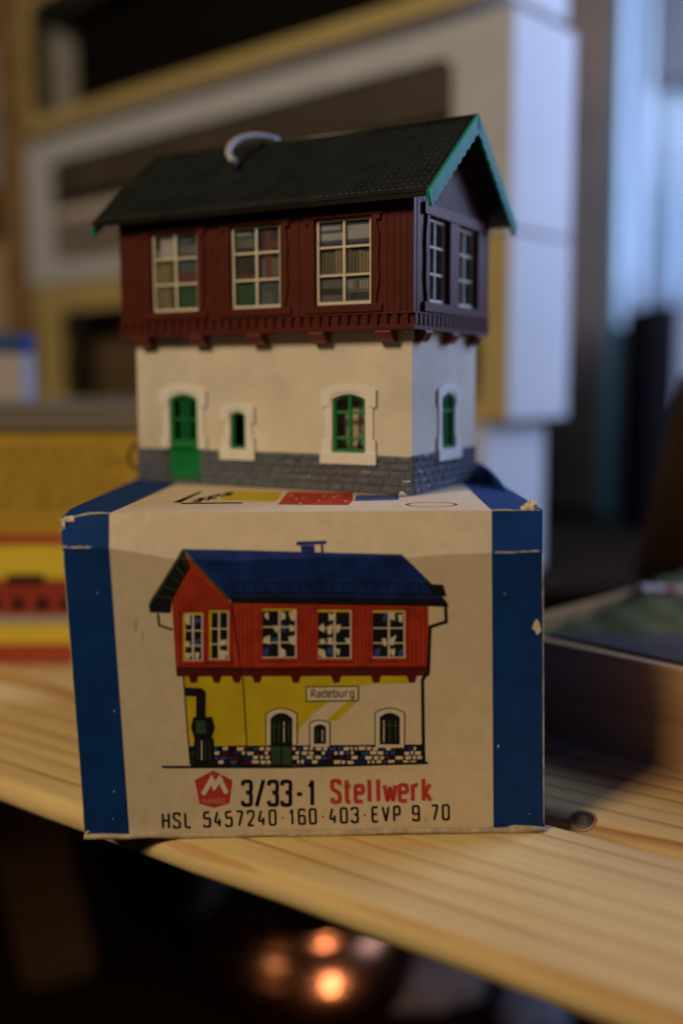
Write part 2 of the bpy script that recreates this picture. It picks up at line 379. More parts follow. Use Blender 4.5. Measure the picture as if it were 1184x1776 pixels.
# bottom lip: pale edge of the lower flap under the printed face
b = MB(); random.seed(3)
q = []
for k in range(23):
    t = k/22; P = bl.lerp(br, t)-BO
    q.append((P.x, P.y-0.035-random.uniform(0, 0.02), P.z+0.03+random.uniform(-0.012, 0.014)))
b.tube(q, [0.045+0.018*random.random() for _ in q], 7)
P = on_front(905, 1444)-BO; b.blob((P.x, P.y-0.03, 0.075), (0.34, 0.07, 0.05), 0.2, 12)
P = on_front(150, 1447)-BO; b.blob((P.x+0.02, P.y, 0.07), (0.06, 0.06, 0.08), 0.3, 10)
b.build('bottom_flap', mat('dirty_card_edge', (0.44, 0.36, 0.25), 0.9, 0.25, 6, 0.5, 20), box)
# raised side flap at the rear right of the top
b = MB()
fp = [(3.18, 25.9), (3.56, 22.6), (3.62, 22.2), (3.50, 26.0)]
prof = [(3.56, 22.3, 0.0), (3.50, 23.0, 0.20), (3.44, 23.9, 0.34), (3.38, 25.0, 0.40), (3.36, 26.2, 0.36), (3.36, 27.2, 0.0)]
for (xa, ya, ha), (xb, yb, hb) in zip(prof, prof[1:]):
    A, B_ = Vector((xa, ya, ZT+0.002))-BO, Vector((xb, yb, ZT+0.002))-BO
    up = lambda P, h: Vector((P.x-0.12*h, P.y, P.z+h))
    for dx in (0, 0.05):
        sh = Vector((dx, 0, 0)); b.face([A+sh, B_+sh, up(B_, hb)+sh, up(A, ha)+sh])
    b.face([up(A, ha), up(B_, hb), up(B_, hb)+Vector((0.05, 0, 0)), up(A, ha)+Vector((0.05, 0, 0))])
b.build('raised_flap', M['blue'], box)
# scuffs in the blue stripes where the paper shows
def spot(px, py, rx, ry, seed, off=0.003, name='scuff', m=None):
    random.seed(seed); n = 11; b = MB()
    b.face([surf(px+rx*math.cos(2*math.pi*k/n)*random.uniform(.6, 1.2), py+ry*math.sin(2*math.pi*k/n)*random.uniform(.6, 1.2), off)-BO for k in range(n)])
    b.build(name, m or M['core'], box, recalc=False)
spot(931, 1088, 8, 13, 1)
for k in range(7):
    random.seed(100+k)
    y = random.uniform(960, 1430); side = random.random() < 0.5
    x = (left_x(y)+random.uniform(3, 70)) if side else random.uniform(862, 938)
    spot(x, y, random.uniform(0.5, 1.1), random.uniform(0.8, 3.2), 40+k)
stm = mat('stain_yellow', (0.46, 0.39, 0.20), 0.8, 0.1)
def stain(px, py, rx, ry, seed): spot(px, py, rx, ry, seed, 0.0008, 'pale_stain', stm)
stain(236, 1085, 2.5, 13, 3); stain(248, 1105, 2, 9, 4)

# --- printed picture on the front
PM = [M['navy'], M['ink'], M['green'], M['red'], M['dred'], M['yellow'], M['paper'], M['winblue'], M['cream']]
NAVY, INK, GRN, RED, DRED, YEL, PAP, WBL, CRM = range(9)
def clip(poly, a, c, keep_left):
    out = []; sd = lambda p: ((c[0]-a[0])*(p[1]-a[1])-(c[1]-a[1])*(p[0]-a[0]))*(1 if keep_left else -1)
    for i in range(len(poly)):
        p, q = poly[i], poly[(i+1) % len(poly)]; dp, dq = sd(p), sd(q)
        if dp >= 0: out.append(p)
        if (dp >= 0) != (dq >= 0):
            t = dp/(dp-dq); out.append((p[0]+(q[0]-p[0])*t, p[1]+(q[1]-p[1])*t))
    return out
LAY = [0]
class Print(MB):
    def poly(s, pts, mi, lay):
        off = 0.0012+0.0006*lay
        if min(p[1] for p in pts) < 975 and max(p[1] for p in pts) > 930:
            for (xa, ya), (xb, yb) in zip(FOLD, FOLD[1:]):
                sl = clip(clip(pts, (xa, 0), (xa, 10), False), (xb, 0), (xb, 10), True)
                if len(sl) < 3: continue
                for kl in (True, False):
                    c = clip(sl, (xa, ya), (xb, yb), kl)
                    if len(c) > 2: s.face([surf(x, y, off)-BO for x, y in c], mi)
        else: s.face([surf(x, y, off)-BO for x, y in pts], mi)
    def rect(s, x0, y0, x1, y1, mi, lay): s.poly([(x0, y0), (x1, y0), (x1, y1), (x0, y1)], mi, lay)
    def line(s, pts, w, mi, lay, closed=False):
        P = [Vector(p) for p in pts]; n = len(P); L_, R_ = [], []
        for i in range(n):
            a = P[(i-1) % n] if (closed or i > 0) else None; c = P[(i+1) % n] if (closed or i < n-1) else None
            d1 = (P[i]-a).normalized() if a is not None else (c-P[i]).normalized()
            d2 = (c-P[i]).normalized() if c is not None else d1
            n1, n2 = Vector((-d1.y, d1.x)), Vector((-d2.y, d2.x)); mtr = (n1+n2)
            mtr = n1 if mtr.length < 1e-3 else mtr.normalized(); k = 1/max(0.45, mtr.dot(n1))
            L_.append(P[i]+mtr*w/2*k); R_.append(P[i]-mtr*w/2*k)
        for i in range(n if closed else n-1):
            j = (i+1) % n; s.poly([tuple(L_[i]), tuple(L_[j]), tuple(R_[j]), tuple(R_[i])], mi, lay)
C5 = lambda x, y: (90+x/2.631, 820+y/2.631)
C6 = lambda x, y: (520+x/2.631, 820+y/2.631)
C7 = lambda x, y: (120+x/2.819, 1140+y/2.819)
C8 = lambda x, y: (520+x/2.691, 1140+y/2.691)
p = Print()
# walls of the drawn house
p.poly([(318, 1168), (421, 1170), (428, 1293), (329, 1293)], YEL, 0)
p.poly([(421, 1170), (722, 1170), (716, 1184), (632, 1187), (620, 1190), (590, 1203), (548, 1233), (520, 1262), (512, 1293), (428, 1293)], YEL, 0)
p.poly([(604, 1214), (622, 1214), (585, 1250), (566, 1250)], YEL, 0)
# stone base
p.poly([(328, 1294), (736, 1291), (738, 1325), (331, 1329)], INK, 0)
random.seed(12)
for r_ in range(4):
    x = 331+random.uniform(0, 5)
    while x < 728:
        wd = random.uniform(4, 13); y0 = 1295.5+r_*7.8+random.uniform(-.6, .6)
        cm = random.choice([PAP, PAP, CRM, CRM, INK, DRED, NAVY, PAP, WBL] if x > 420 else [WBL, NAVY, DRED, INK, WBL, PAP])
        if x+wd < 732: p.poly([(x, y0), (x+wd, y0+random.uniform(-.6, .6)), (x+wd-random.uniform(0, 1.5), y0+5.6), (x+random.uniform(0, 1), y0+5.8)], cm, 2)
        x += wd+random.uniform(1.6, 4)
# red storey
p.poly([(319, 960), (326, 966), (399, 1043), (402, 1044), (418, 1170), (306, 1170), (298, 1040)], RED, 3)
p.poly([(402, 1044), (742, 1048), (744, 1168), (418, 1170)], RED, 3)
for k in range(15):                                   # boards of the gable
    x = 301+k*7; yt = 985+abs(x-327)*(1.85 if x < 327 else 0.83)
    p.line([(x, max(yt, 990)), (x+6, 1166)], 1.3, DRED, 4)
for x in (414, 420, 428, 436, 524, 531, 538, 619, 626, 633, 712, 720, 728, 736): p.line([(x, 1050), (x+2, 1166)], 1.3, DRED, 4)
p.line([(402, 1046), (418, 1168)], 2.4, INK, 5)
p.poly([(306, 1156), (416, 1157), (744, 1155), (744, 1172), (307, 1173)], DRED, 5)
for x in range(310, 742, 6): p.line([(x, 1157), (x, 1165)], 1.4, INK, 6)
for x in (326, 366, 401, 436, 503, 573, 642, 704): p.poly([(x, 1170), (x+19, 1170), (x+15, 1184), (x+5, 1184)], DRED, 5)
# drawn windows
def dwin(x0, y0, x1, y1, seed, side=False):
    random.seed(seed)
    p.rect(x0-6, y0-5, x1+6, y1+7, DRED, 6); p.rect(x0-4.5, y0-3.5, x1+4.5, y1+5, RED, 7)
    p.rect(x0, y0, x1, y1, INK, 8)
    if side: p.rect(x0, y0, x0+4, y1, YEL, 9)
    p.rect(x0, y0-1.5, x1, y0+2.5, YEL, 9)
    nx = 4 if not side else 2; dx = (x1-x0)/nx; dy = (y1-y0)/4
    for i in range(nx):
        for j in range(4):
            if random.random() < 0.52:
                q = [(x0+dx*i+random.uniform(0, .3)*dx, y0+dy*j+random.uniform(.1, .4)*dy), (x0+dx*(i+random.uniform(.6, 1)), y0+dy*(j+random.uniform(0, .4))),
                     (x0+dx*(i+random.uniform(.5, 1)), y0+dy*(j+random.uniform(.7, 1))), (x0+dx*(i+random.uniform(0, .4)), y0+dy*(j+random.uniform(.6, 1)))]
                p.poly(q, random.choice([PAP, PAP, PAP, WBL] if not side else [PAP, PAP, WBL, RED]), 10)
    p.rect((x0+x1)/2-1.7, y0+2, (x0+x1)/2+1.7, y1, PAP, 12)
    for t in (0.36, 0.68): p.rect(x0+1, y0+(y1-y0)*t-1.1, x1-1, y0+(y1-y0)*t+1.1, PAP, 11)
    p.rect(x1-2.5, y0, x1, y1, PAP, 12); p.rect(x0, y1-2, x1, y1, PAP, 13)
dwin(455, 1057, 514, 1141, 1); dwin(551, 1059, 609, 1142, 22); dwin(646, 1060, 702, 1141, 33)
dwin(318, 1064, 352, 1146, 4, True); dwin(363, 1060, 397, 1144, 5, True)
# roof
p.poly([(318, 954), (697, 962), (748, 1012), (776, 1046), (402, 1044)], NAVY, 6)
p.poly([(398, 1034), (770, 1038), (778, 1052), (402, 1046)], INK, 7)
p.line([(400, 1011), (745, 1013)], 2.2, INK, 8); p.line([(406, 1029), (762, 1031)], 2.2, INK, 8)
for x in range(404, 762, 19): p.line([(x, 1012), (x+3, 1030)], 2.4, INK, 9)
p.poly([(738, 1012), (768, 1014), (774, 1034), (752, 1034)], INK, 8)
p.poly([(514, 943), (566, 941), (566, 946), (514, 949)], NAVY, 5); p.poly([(521, 949), (545, 948), (546, 960), (523, 960)], NAVY, 5); p.poly([(556, 946), (560, 946), (561, 961), (557, 961)], NAVY, 5)
p.poly([(318, 953), (330, 984), (298, 1042), (296, 1063), (260, 1062), (258, 1050), (262, 1040)], INK, 8)
for k in range(5): p.line([(317-k*11, 966+k*17), (325-k*6, 985+k*13)], 2, GRN, 9)
p.line([(319, 955), (398, 1040)], 5, GRN, 10); p.line([(317, 955), (262, 1046)], 4, GRN, 10)
# gutters and pipes
p.line([(274, 1064), (276, 1084), (299, 1092)], 4, GRN, 8); p.line([(772, 1050), (773, 1078), (745, 1087), (742, 1165), (732, 1178), (734, 1324)], 5.5, INK, 10)
p.line([(318, 1170), (330, 1326)], 2.2, INK, 5); p.line([(421, 1174), (428, 1294)], 2.0, INK, 5)
p.line([(281, 1330), (500, 1330), (742, 1323)], 4.2, INK, 6)
# water crane
p.poly([(320, 1192), (350, 1193), (357, 1200), (357, 1244), (340, 1244), (340, 1208), (321, 1207)], INK, 6)
p.poly([(335, 1243), (368, 1243), (373, 1262), (367, 1280), (337, 1280), (331, 1262)], INK, 6)
p.poly([(340, 1250), (356, 1250), (358, 1272), (340, 1272)], GRN, 7)
p.poly([(337, 1280), (371, 1280), (373, 1328), (334, 1328)], INK, 6)
for x in (343, 350, 357, 364): p.line([(x, 1284), (x, 1318)], 1.8, PAP if x == 350 else GRN, 7)
# drawn doors and windows below
def arch(x0, x1, yt, yb, rise, n=8):
    pts = [(x0, yb)]
    for k in range(n+1):
        t = k/n; pts.append((x0+(x1-x0)*t, yt+rise*(2*t-1)**2))
    return pts+[(x1, yb)]
def opening(x0, x1, yt, yb, fr, rise, y2=None, bars=4):
    p.poly(arch(x0-fr, x1+fr, yt-fr, yb+(0 if y2 else fr*0.7), rise), PAP, 6)
    p.line(arch(x0-fr, x1+fr, yt-fr, yb+(0 if y2 else fr*0.7), rise), 1.8, INK, 7)
    p.poly(arch(x0, x1, yt, y2 or yb, rise), INK, 8)
    for k in range(bars):
        x = x0+(x1-x0)*(k+0.7)/(bars+.4); p.line([(x, yt+rise+5), (x, yb-4)], 1.9, PAP if (k+bars) % 3 == 0 else GRN, 9)
    p.line([(x0+1, yt+rise+14), (x1-1, yt+rise+14)], 2, GRN, 10)
opening(469, 507, 1236, 1291, 8, 10, 1328); p.rect(471, 1295, 505, 1326, GRN, 9); p.line([(488, 1238), (488, 1327)], 2.5, INK, 11)
opening(544, 565, 1256, 1290, 7, 5, None, 2); opening(658, 693, 1236, 1291, 8, 8, None, 3)
p.build('printed_picture', PM, box, recalc=False)

# --- lettering: narrow stroke letters, every stroke a mitred ribbon
def rounded(pts, r, closed=False):
    out = []; n = len(pts)
    for i, q in enumerate(pts):
        if not closed and i in (0, n-1): out.append(q); continue
        P = Vector(q); a = Vector(pts[(i-1) % n]); c = Vector(pts[(i+1) % n])
        ra = min(r, (a-P).length*0.48); rc = min(r, (c-P).length*0.48)
        A = P+(a-P).normalized()*ra; C_ = P+(c-P).normalized()*rc
        for k in range(4):
            t = k/3; out.append(tuple(A*(1-t)**2+P*2*t*(1-t)+C_*t*t))
    return out
G = {
 '0': [[(0,0),(1,0),(1,1),(0,1),'c']], '1': [[(.15,.76),(.62,1),(.62,0)]], '2': [[(0,.8),(0,1),(1,1),(1,.62),(0,0),(1,0)]],
 '3': [[(0,.82),(0,1),(1,1),(1,.54),(.4,.54)], [(.55,.5),(1,.5),(1,0),(0,0),(0,.18)]], '4': [[(.42,1),(0,.28),(1,.28)], [(.76,.52),(.76,0)]],
 '5': [[(.95,1),(.05,1),(.05,.55),(1,.6),(1,0),(0,0),(0,.16)]], '6': [[(1,.84),(1,1),(0,1),(0,0),(1,0),(1,.56),(.12,.56)]], '7': [[(0,1),(1,1),(.35,0)]],
 '9': [[(0,.16),(0,0),(1,0),(1,1),(0,1),(0,.44),(.88,.44)]], '/': [[(.05,-.06),(.95,1.06)]], '-': [[(.2,.46),(.8,.46)]], '.': [[(.38,.05),(.62,.05)]], '\u00b7': [[(.36,.46),(.64,.46)]],
 'H': [[(0,0),(0,1)], [(1,0),(1,1)], [(.12,.52),(.88,.52)]], 'S': [[(1,.8),(1,1),(0,1),(0,.62),(1,.4),(1,0),(0,0),(0,.2)]], 'L': [[(.1,1),(.1,0),(1,0)]],
 'E': [[(1,1),(.1,1),(.1,0),(1,0)], [(.25,.52),(.88,.52)]], 'V': [[(0,1),(.5,0),(1,1)]], 'P': [[(.05,0),(.05,1),(1,1),(1,.45),(.2,.45)]],
 'M': [[(0,0),(0,1),(.5,.35),(1,1),(1,0)]], 'A': [[(0,0),(.5,1),(1,0)], [(.28,.3),(.72,.3)]], 'O': [[(0,0),(1,0),(1,1),(0,1),'c']],
 't': [[(.38,1),(.38,0),(.9,0)], [(-.02,.74),(.22,.74)], [(.54,.74),(.95,.74)]], 'e': [[(.16,.4),(1,.4),(1,.74),(0,.74),(0,0),(.95,0)]], 'l': [[(.4,1.02),(.4,0)]],
 'w': [[(-.1,.74),(.2,0),(.5,.66),(.8,0),(1.1,.74)]], 'r': [[(.15,0),(.15,.76)], [(.3,.62),(.55,.74),(.95,.74)]], 'k': [[(.1,0),(.1,1.02)], [(.95,.76),(.3,.4),(1,0)]],
 'R': [[(.05,0),(.05,1),(1,1),(1,.5),(.2,.5)], [(.5,.46),(1,0)]], 'a': [[(.05,.7),(1,.7),(1,0),(0,0),(0,.4),(.86,.4)]], 'd': [[(1,1),(1,0),(0,0),(0,.68),(.86,.68)]],
 'b': [[(0,1),(0,0),(1,0),(1,.68),(.14,.68)]], 'u': [[(0,.7),(0,0),(1,0),(1,.7)]], 'g': [[(.86,0),(0,0),(0,.68),(1,.68),(1,-.3),(.05,-.3)]],
}
def lettering(name, text, a, c, h, sw, m, parent, rnd=0.3, off=6, gap=0.62):
    """letters spread evenly along the baseline a -> c (photo pixels on the box face)"""
    q = Print(); wd = {'1': .7, 'l': .55, '-': 1.0, '.': .5, '\u00b7': .7, ' ': .55, '/': .95, 'w': 1.25, 't': .85, 'r': .85, 'M': 1.2}
    adv = [wd.get(ch, 1.0) for ch in text]
    tot = sum(adv)+gap*(len(text)-1); A, B_ = Vector(a), Vector(c); D = (B_-A); u = D.length/tot; ex = D.normalized(); ey = Vector((ex.y, -ex.x))
    x = 0
    for i, ch in enumerate(text):
        w_ = adv[i]*u
        for k, st in enumerate(G.get(ch, [])):
            cl = st[-1] == 'c'; pts = [s_ for s_ in st if s_ != 'c']
            pts = [(gx*w_, gy*h) for gx, gy in pts]
            pts = rounded(pts, rnd*w_, cl)
            q.line([tuple(A+ex*(x*u+gx)+ey*gy) for gx, gy in pts], sw, 0, off+k*0.5, cl)
        x += adv[i]+gap
    return q.build(name, m, parent, recalc=False)
lettering('catalogue_number', '3/33-1', (421, 1396), (545, 1396), 41, 6.6, M['ink'], box)
lettering('title_lettering', 'Stellwerk', (576, 1391), (746, 1388), 37, 7.0, M['ltred'], box)
lettering('price_line', 'HSL 5457240\u00b7160\u00b7403\u00b7EVP 9.70', (283, 1436), (778, 1421), 25, 3.9, M['ink'], box, gap=0.85)
p = Print(); p.rect(531, 1191, 621, 1215, PAP, 7)
p.line([(531, 1191), (621, 1190), (621, 1215), (531, 1216)], 2.0, INK, 8, True)
sg = p.build('printed_sign', PM, box, recalc=False)
lettering('sign_lettering', 'Radeburg', (540, 1209), (613, 1208), 13, 2.0, M['ink'], sg, off=9)
# emblem: red pentagon with a white peaked M
p = Print()
p.poly([(370, 1336), (403, 1353), (398, 1393), (372, 1401), (346, 1394), (338, 1353)], 0, 5)
em = p.build('emblem', M['ltred'], box, recalc=False)
p = Print(); p.line([(352, 1378), (367, 1352), (372, 1364), (381, 1351), (393, 1376)], 8.2, 0, 6)
p.build('emblem_mark', M['paper'], em, recalc=False)
lettering('emblem_lettering', 'MAMOS', (352, 1393), (389, 1393), 8, 1.5, mat('faded_pink_ink', (0.56, 0.22, 0.16), 0.6, 0.1), em, off=6)

# --- print on the top of the box
p = MB()
def tp(pts, mi, lay=0): p.face([on_z(x, y, ZT+0.002+lay*0.001)-BO for x, y in pts], mi)
tp([(395, 851), (490, 853), (478, 870), (380, 866)], YEL); tp([(500, 852), (612, 855), (612, 868), (604, 876), (482, 875)], RED)
tp([(618, 858), (695, 859), (690, 867), (614, 869)], WBL)
random.seed(8)
for k in range(26):
    x = random.uniform(330, 395); y = 872-(x-320)*0.22+random.uniform(-3, 3); wd = random.uniform(5, 16)
    tp([(x, y), (x+wd, y-1), (x+wd-2, y+1.2), (x-2, y+1.5)], INK, 1)
tp([(300, 871), (345, 853), (352, 853), (312, 872)], INK, 1); tp([(315, 872), (420, 871), (420, 873), (313, 874)], INK, 1)
for k in range(20):
    x = random.uniform(500, 600); y = random.uniform(856, 873); tp([(x, y), (x+5, y-.6), (x+4, y+1.4)], PAP if k % 2 else DRED, 1)
for k in range(22):
    a0, a1 = 2*math.pi*k/22, 2*math.pi*(k+1)/22
    e = lambda a, r_: (748+46*r_*math.cos(a), 875+4.2*r_*math.sin(a))
    tp([e(a0, 1), e(a1, 1), e(a1, .86), e(a0, .86)], RED)
p.build('top_print', PM, box, recalc=False)
# small paper chip lying on the box
b = MB(); random.seed(4); P = on_z(696, 862, ZT)
b.blob((0, 0, 0.06), (0.07, 0.07, 0.06), 0.35, 9); b.blob((0.06, 0.03, 0.035), (0.06, 0.05, 0.035), 0.3, 8)
o = b.build('paper_scrap', M['core']); place(o, P.x, P.y, ZT+0.003); tag(o, 'tiny pale torn paper scrap lying at the front corner of the model house', 'scrap')

# ================================================================== the model signal house
PSI = 0.4945
house = thing('model_house', 'toy house with dark roof, red-brown upper storey and white walls, on the printed box', 'model house', 1.4676, 21.5231, ZT+0.012, -PSI)
L, W, H1 = 7.2, 3.6, 3.4478
def fF(y0, y1): return lambda u, v, k: (u, (y0, y1)[k], v)     # front plane: u = local x
def fS(x0, x1): return lambda u, v, k: ((x0, x1)[k], u, v)     # side plane: u = local y
lowF = [(-6.30, -5.38, 0.0, 2.15), (-4.57, -4.06, 0.80, 1.75), (-1.92, -1.02, 0.79, 2.16)]
lowS = [(1.49, 2.35, 0.82, 2.16)]
b = MB()
b.panel(-L, 0, 0, H1, lowF, fF(0, 0.14)); b.panel(0.14, W, 0, H1, lowS, fS(0, -0.14))
b.panel(-L, -0.14, 0, H1, [], fF(W, W-0.14)); b.panel(0.14, W-0.14, 0, H1, [], fS(-L, -L+0.14))
b.build('lower_wall', M['hwhite'], house)
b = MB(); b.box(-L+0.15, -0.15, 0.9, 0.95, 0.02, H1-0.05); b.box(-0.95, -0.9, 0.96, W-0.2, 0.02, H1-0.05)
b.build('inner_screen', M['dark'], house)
# stone plinth
b = MB(); random.seed(31)
def stones(u0, u1, z0, z1, fn, rowh=0.165):
    rows_ = max(1, round((z1-z0)/rowh)); rh = (z1-z0)/rows_
    b.prism([(u0, z0), (u1, z0), (u1, z1), (u0, z1)], lambda u, v, k: fn(u, v, (-0.01, 0.03)[k]))
    for r_ in range(rows_):
        u = u0-(random.uniform(0, .25) if u1-u0 > 1 else 0)
        while u < u1-0.03:
            wd = random.uniform(0.26, 0.48); ua, ub = max(u, u0), min(u+wd, u1)
            if ub-ua > 0.06:
                za, zb = z0+r_*rh, z0+(r_+1)*rh; g = 0.016; j = lambda a: random.uniform(-a, a); ins = 0.035
                o4 = [(ua+g, za+g), (ub-g, za+g+j(.01)), (ub-g, zb-g), (ua+g, zb-g+j(.01))]
                hgt = random.uniform(0.045, 0.065)
                i4 = [(ua+g+ins+j(.012), za+g+ins*0.8), (ub-g-ins, za+g+ins*0.8+j(.012)), (ub-g-ins+j(.012), zb-g-ins*0.6), (ua+g+ins, zb-g-ins*0.6+j(.012))]
                for k in range(4):
                    k2 = (k+1) % 4
                    b.face([fn(*o4[k], 0.03), fn(*o4[k2], 0.03), fn(*i4[k2], hgt+j(.012)), fn(*i4[k], hgt+j(.012))])
                b.face([fn(*q, hgt) for q in i4])
            u += wd
fnF = lambda u, v, d: (u, -d, v); fnSd = lambda u, v, d: (d, u, v)
fnL = lambda u, v, d: (-L-d, u, v); fnB = lambda u, v, d: (u, W+d, v)
stones(-L-0.03, -6.31, 0, 0.81, fnF); stones(-5.37, 0.02, 0, 0.81, fnF); stones(0.0, W, 0, 0.83, fnSd); stones(0.0, W, 0, 0.81, fnL); stones(-L, 0, 0, 0.81, fnB)
b.build('stone_plinth', M['stone'], house, recalc=False)
b = MB(); b.box(-L+0.1, -0.1, 0.16, W-0.16, 0.0, 0.08); b.box(-6.29, -5.39, -0.09, 0.13, 0.0, 0.10)
b.build('base_plate', M['stone'], house, bevel=0.01)

def archp(u0, u1, v0, v1, rise, n=12):
    """outline: bottom-left, arch left to right, bottom-right"""
    pts = [(u0, v0)]
    for k in range(n+1):
        t = k/n; pts.append((u0+(u1-u0)*t, v1-rise*(2*t-1)**2))
    return pts+[(u1, v0)]
def surround(name, fn, u0, u1, v0, v1, rise, w_, sill, parent, door=False):
    """white arched frame: wider head, narrow jambs, wider foot"""
    b = MB(); n = 12
    inner = archp(u0, u1, v0, v1, rise, n)
    ou0, ou1, ov1 = u0-w_, u1+w_, v1+w_*0.85
    b.ring(archp(ou0+0.05, ou1-0.05, v0 if door else v0-0.001, ov1, rise*0.95, n), inner, lambda u, v, k: fn(u, v, (0.035, -0.08)[k]))
    hd = archp(ou0-0.03, ou1+0.03, v1-rise-0.17, ov1+0.03, rise*0.95+0.02, n)
    hi = archp(ou0+0.07, ou1-0.07, v1-rise-0.14, v1+0.045, rise, n)
    hi = [(max(min(u, u1+0.02), u0-0.02), v) for u, v in hi]
    hi[0] = (u0-0.05, hi[0][1]); hi[-1] = (u1+0.05, hi[-1][1])
    for k in range(len(hd)-1):
        b.prism([hd[k], hd[k+1], hi[k+1], hi[k]], lambda u, v, kk: fn(u, v, (0.055, 0.03)[kk]))
    for (a, c) in ((ou0-0.02, u0-0.02), (u1+0.02, ou1+0.02)):
        z0 = v0-(0 if door else 0.02); b.prism([(a, z0), (c, z0), (c, z0+0.30), (a, z0+0.30)], lambda u, v, k: fn(u, v, (0.055, 0.03)[k]))
    if sill: b.prism([(ou0-0.05, v0-0.25), (ou1+0.05, v0-0.25), (ou1+0.05, v0), (ou0-0.05, v0)], lambda u, v, k: fn(u, v, (0.095, -0.12)[k]))
    return b.build(name, M['trimw'], parent, bevel=0.018)
def glazing(name, fn, u0, u1, v0, v1, rise, cols, rows_, parent, m):
    b = MB(); b.ring(archp(u0-0.03, u1+0.03, v0-0.02, v1+0.03, rise), archp(u0+0.07, u1-0.07, v0+0.06, v1-0.05, rise*0.9), lambda u, v, k: fn(u, v, (-0.015, -0.10)[k]))
    for k in range(1, cols):
        u = u0+(u1-u0)*k/cols; b.prism([(u-0.035, v0+0.06), (u+0.035, v0+0.06), (u+0.035, v1-0.05), (u-0.035, v1-0.05)], lambda u, v, k: fn(u, v, (-0.025, -0.095)[k]))
    for k, t in enumerate(rows_):
        v = v0+(v1-v0)*t; b.prism([(u0+0.05, v-0.03), (u1-0.05, v-0.03), (u1-0.05, v+0.03), (u0+0.05, v+0.03)], lambda u, v, k: fn(u, v, (-0.03, -0.09)[k]))
    o = b.build(name, m, parent, bevel=0.008)
    g = MB(); g.face([fn(u, v, -0.096) for u, v in archp(u0, u1, v0, v1, rise)]); g.build('pane', M['glass'], o, recalc=False)
    return o
# door
surround('door_surround', fnF, -6.24, -5.44, 0.82, 2.09, 0.11, 0.24, False, house, door=True)
b = MB(); b.ring(archp(-6.27, -5.41, 0.78, 2.10, 0.11), archp(-6.15, -5.53, 1.02, 2.02, 0.09), lambda u, v, k: fnF(u, v, (-0.005, -0.10)[k]))
b.box(-6.27, -5.41, 0.025, 0.10, 0.10, 0.78)
b.box(-6.24, -5.44, 0.0, 0.03, 0.86, 0.96); b.box(-6.24, -5.44, 0.0, 0.03, 0.13, 0.32)
for k in range(6): b.box(-6.17+k*0.115, -6.10+k*0.115, 0.005, 0.03, 0.34, 0.84)
for x in (-5.94, -5.84, -5.72): b.box(x-0.025, x+0.025, 0.03, 0.08, 1.0, 1.98)
b.box(-6.16, -5.52, 0.035, 0.08, 1.48, 1.53)
dr = b.build('door', M['gdoor'], house, bevel=0.008)
g = MB(); g.face([fnF(u, v, -0.09) for u, v in archp(-6.15, -5.53, 1.0, 2.0, 0.09)]); g.build('pane', M['glass'], dr, recalc=False)
# small and large window, gable-side window
surround('window_surround', fnF, -4.52, -4.11, 0.86, 1.70, 0.07, 0.22, True, house)
glazing('window', fnF, -4.52, -4.11, 0.86, 1.70, 0.07, 1, [], house, M['gdoor'])
surround('window_surround', fnF, -1.87, -1.07, 0.86, 2.11, 0.11, 0.23, True, house)
wnd = glazing('window', fnF, -1.87, -1.07, 0.86, 2.11, 0.11, 2, [0.24, 0.68], house, M['gdoor'])
surround('window_surround', fnSd, 1.54, 2.30, 0.88, 2.11, 0.11, 0.22, True, house)
glazing('window', fnSd, 1.54, 2.30, 0.88, 2.11, 0.11, 2, [0.68], house, M['gdoor'])
# printed card seen behind the large lower window
b = MB(); random.seed(6)
b.box(-1.95, -1.0, 0.34, 0.36, 0.6, 2.3, 0)
for k in range(22):
    x = -1.9+random.random()*0.8; z = 0.8+random.random()*1.2; b.box(x, x+0.05, 0.325, 0.339, z, z+random.uniform(.08, .2), random.choice([0, 1, 1, 2, 3]))
b.build('curtain_card', [mat('curtain_grey', (0.45, 0.38, 0.30), 0.8, 0.1), mat('curtain_white', (0.7, 0.66, 0.58), 0.8, 0.1), mat('curtain_red', (0.3, 0.05, 0.04), 0.8, 0.1), M['dark']], house)

# ---- upper storey
OX, OY, Z0, EY, EX, HE, HR = 0.154, 0.309, 3.47, 0.693, 0.639, 6.027, 7.921
XL, XR, YF, YK = -L-OX, OX, -OY, W+OY
SL = (HR-HE)/(W/2+EY)
roofz = lambda y: HE+SL*((y+EY) if y < W/2 else (W+EY-y))
winF = [(-6.42, -5.14), (-4.23, -2.97), (-2.09, -0.80)]; WZ0, WZ1 = 3.97, 5.73
winS = [(0.41, 1.46), (2.06, 3.13)]
b = MB(); d = 0.10
hF = [(a-0.03, c+0.03, WZ0-0.03, WZ1+0.03) for a, c in winF]; hS = [(a-0.04, c+0.04, 4.0, 5.74) for a, c in winS]
zt = roofz(YF)-0.12
b.panel(XL, XR, Z0, zt, hF, fF(YF, YF+d)); b.panel(XL, XR, Z0, zt, [], fF(YK, YK-d))
b.panel(YF+d, YK-d, Z0, zt, hS, fS(XR, XR-d)); b.panel(YF+d, YK-d, Z0, zt, [], fS(XL, XL+d))
for x0, x1 in ((XR, XR-d), (XL, XL+d)):
    b.prism([(YF+0.02, zt+0.001), (YK-0.02, zt+0.001), (W/2, HR-0.14)], lambda u, v, k: ((x0, x1)[k], u, v))
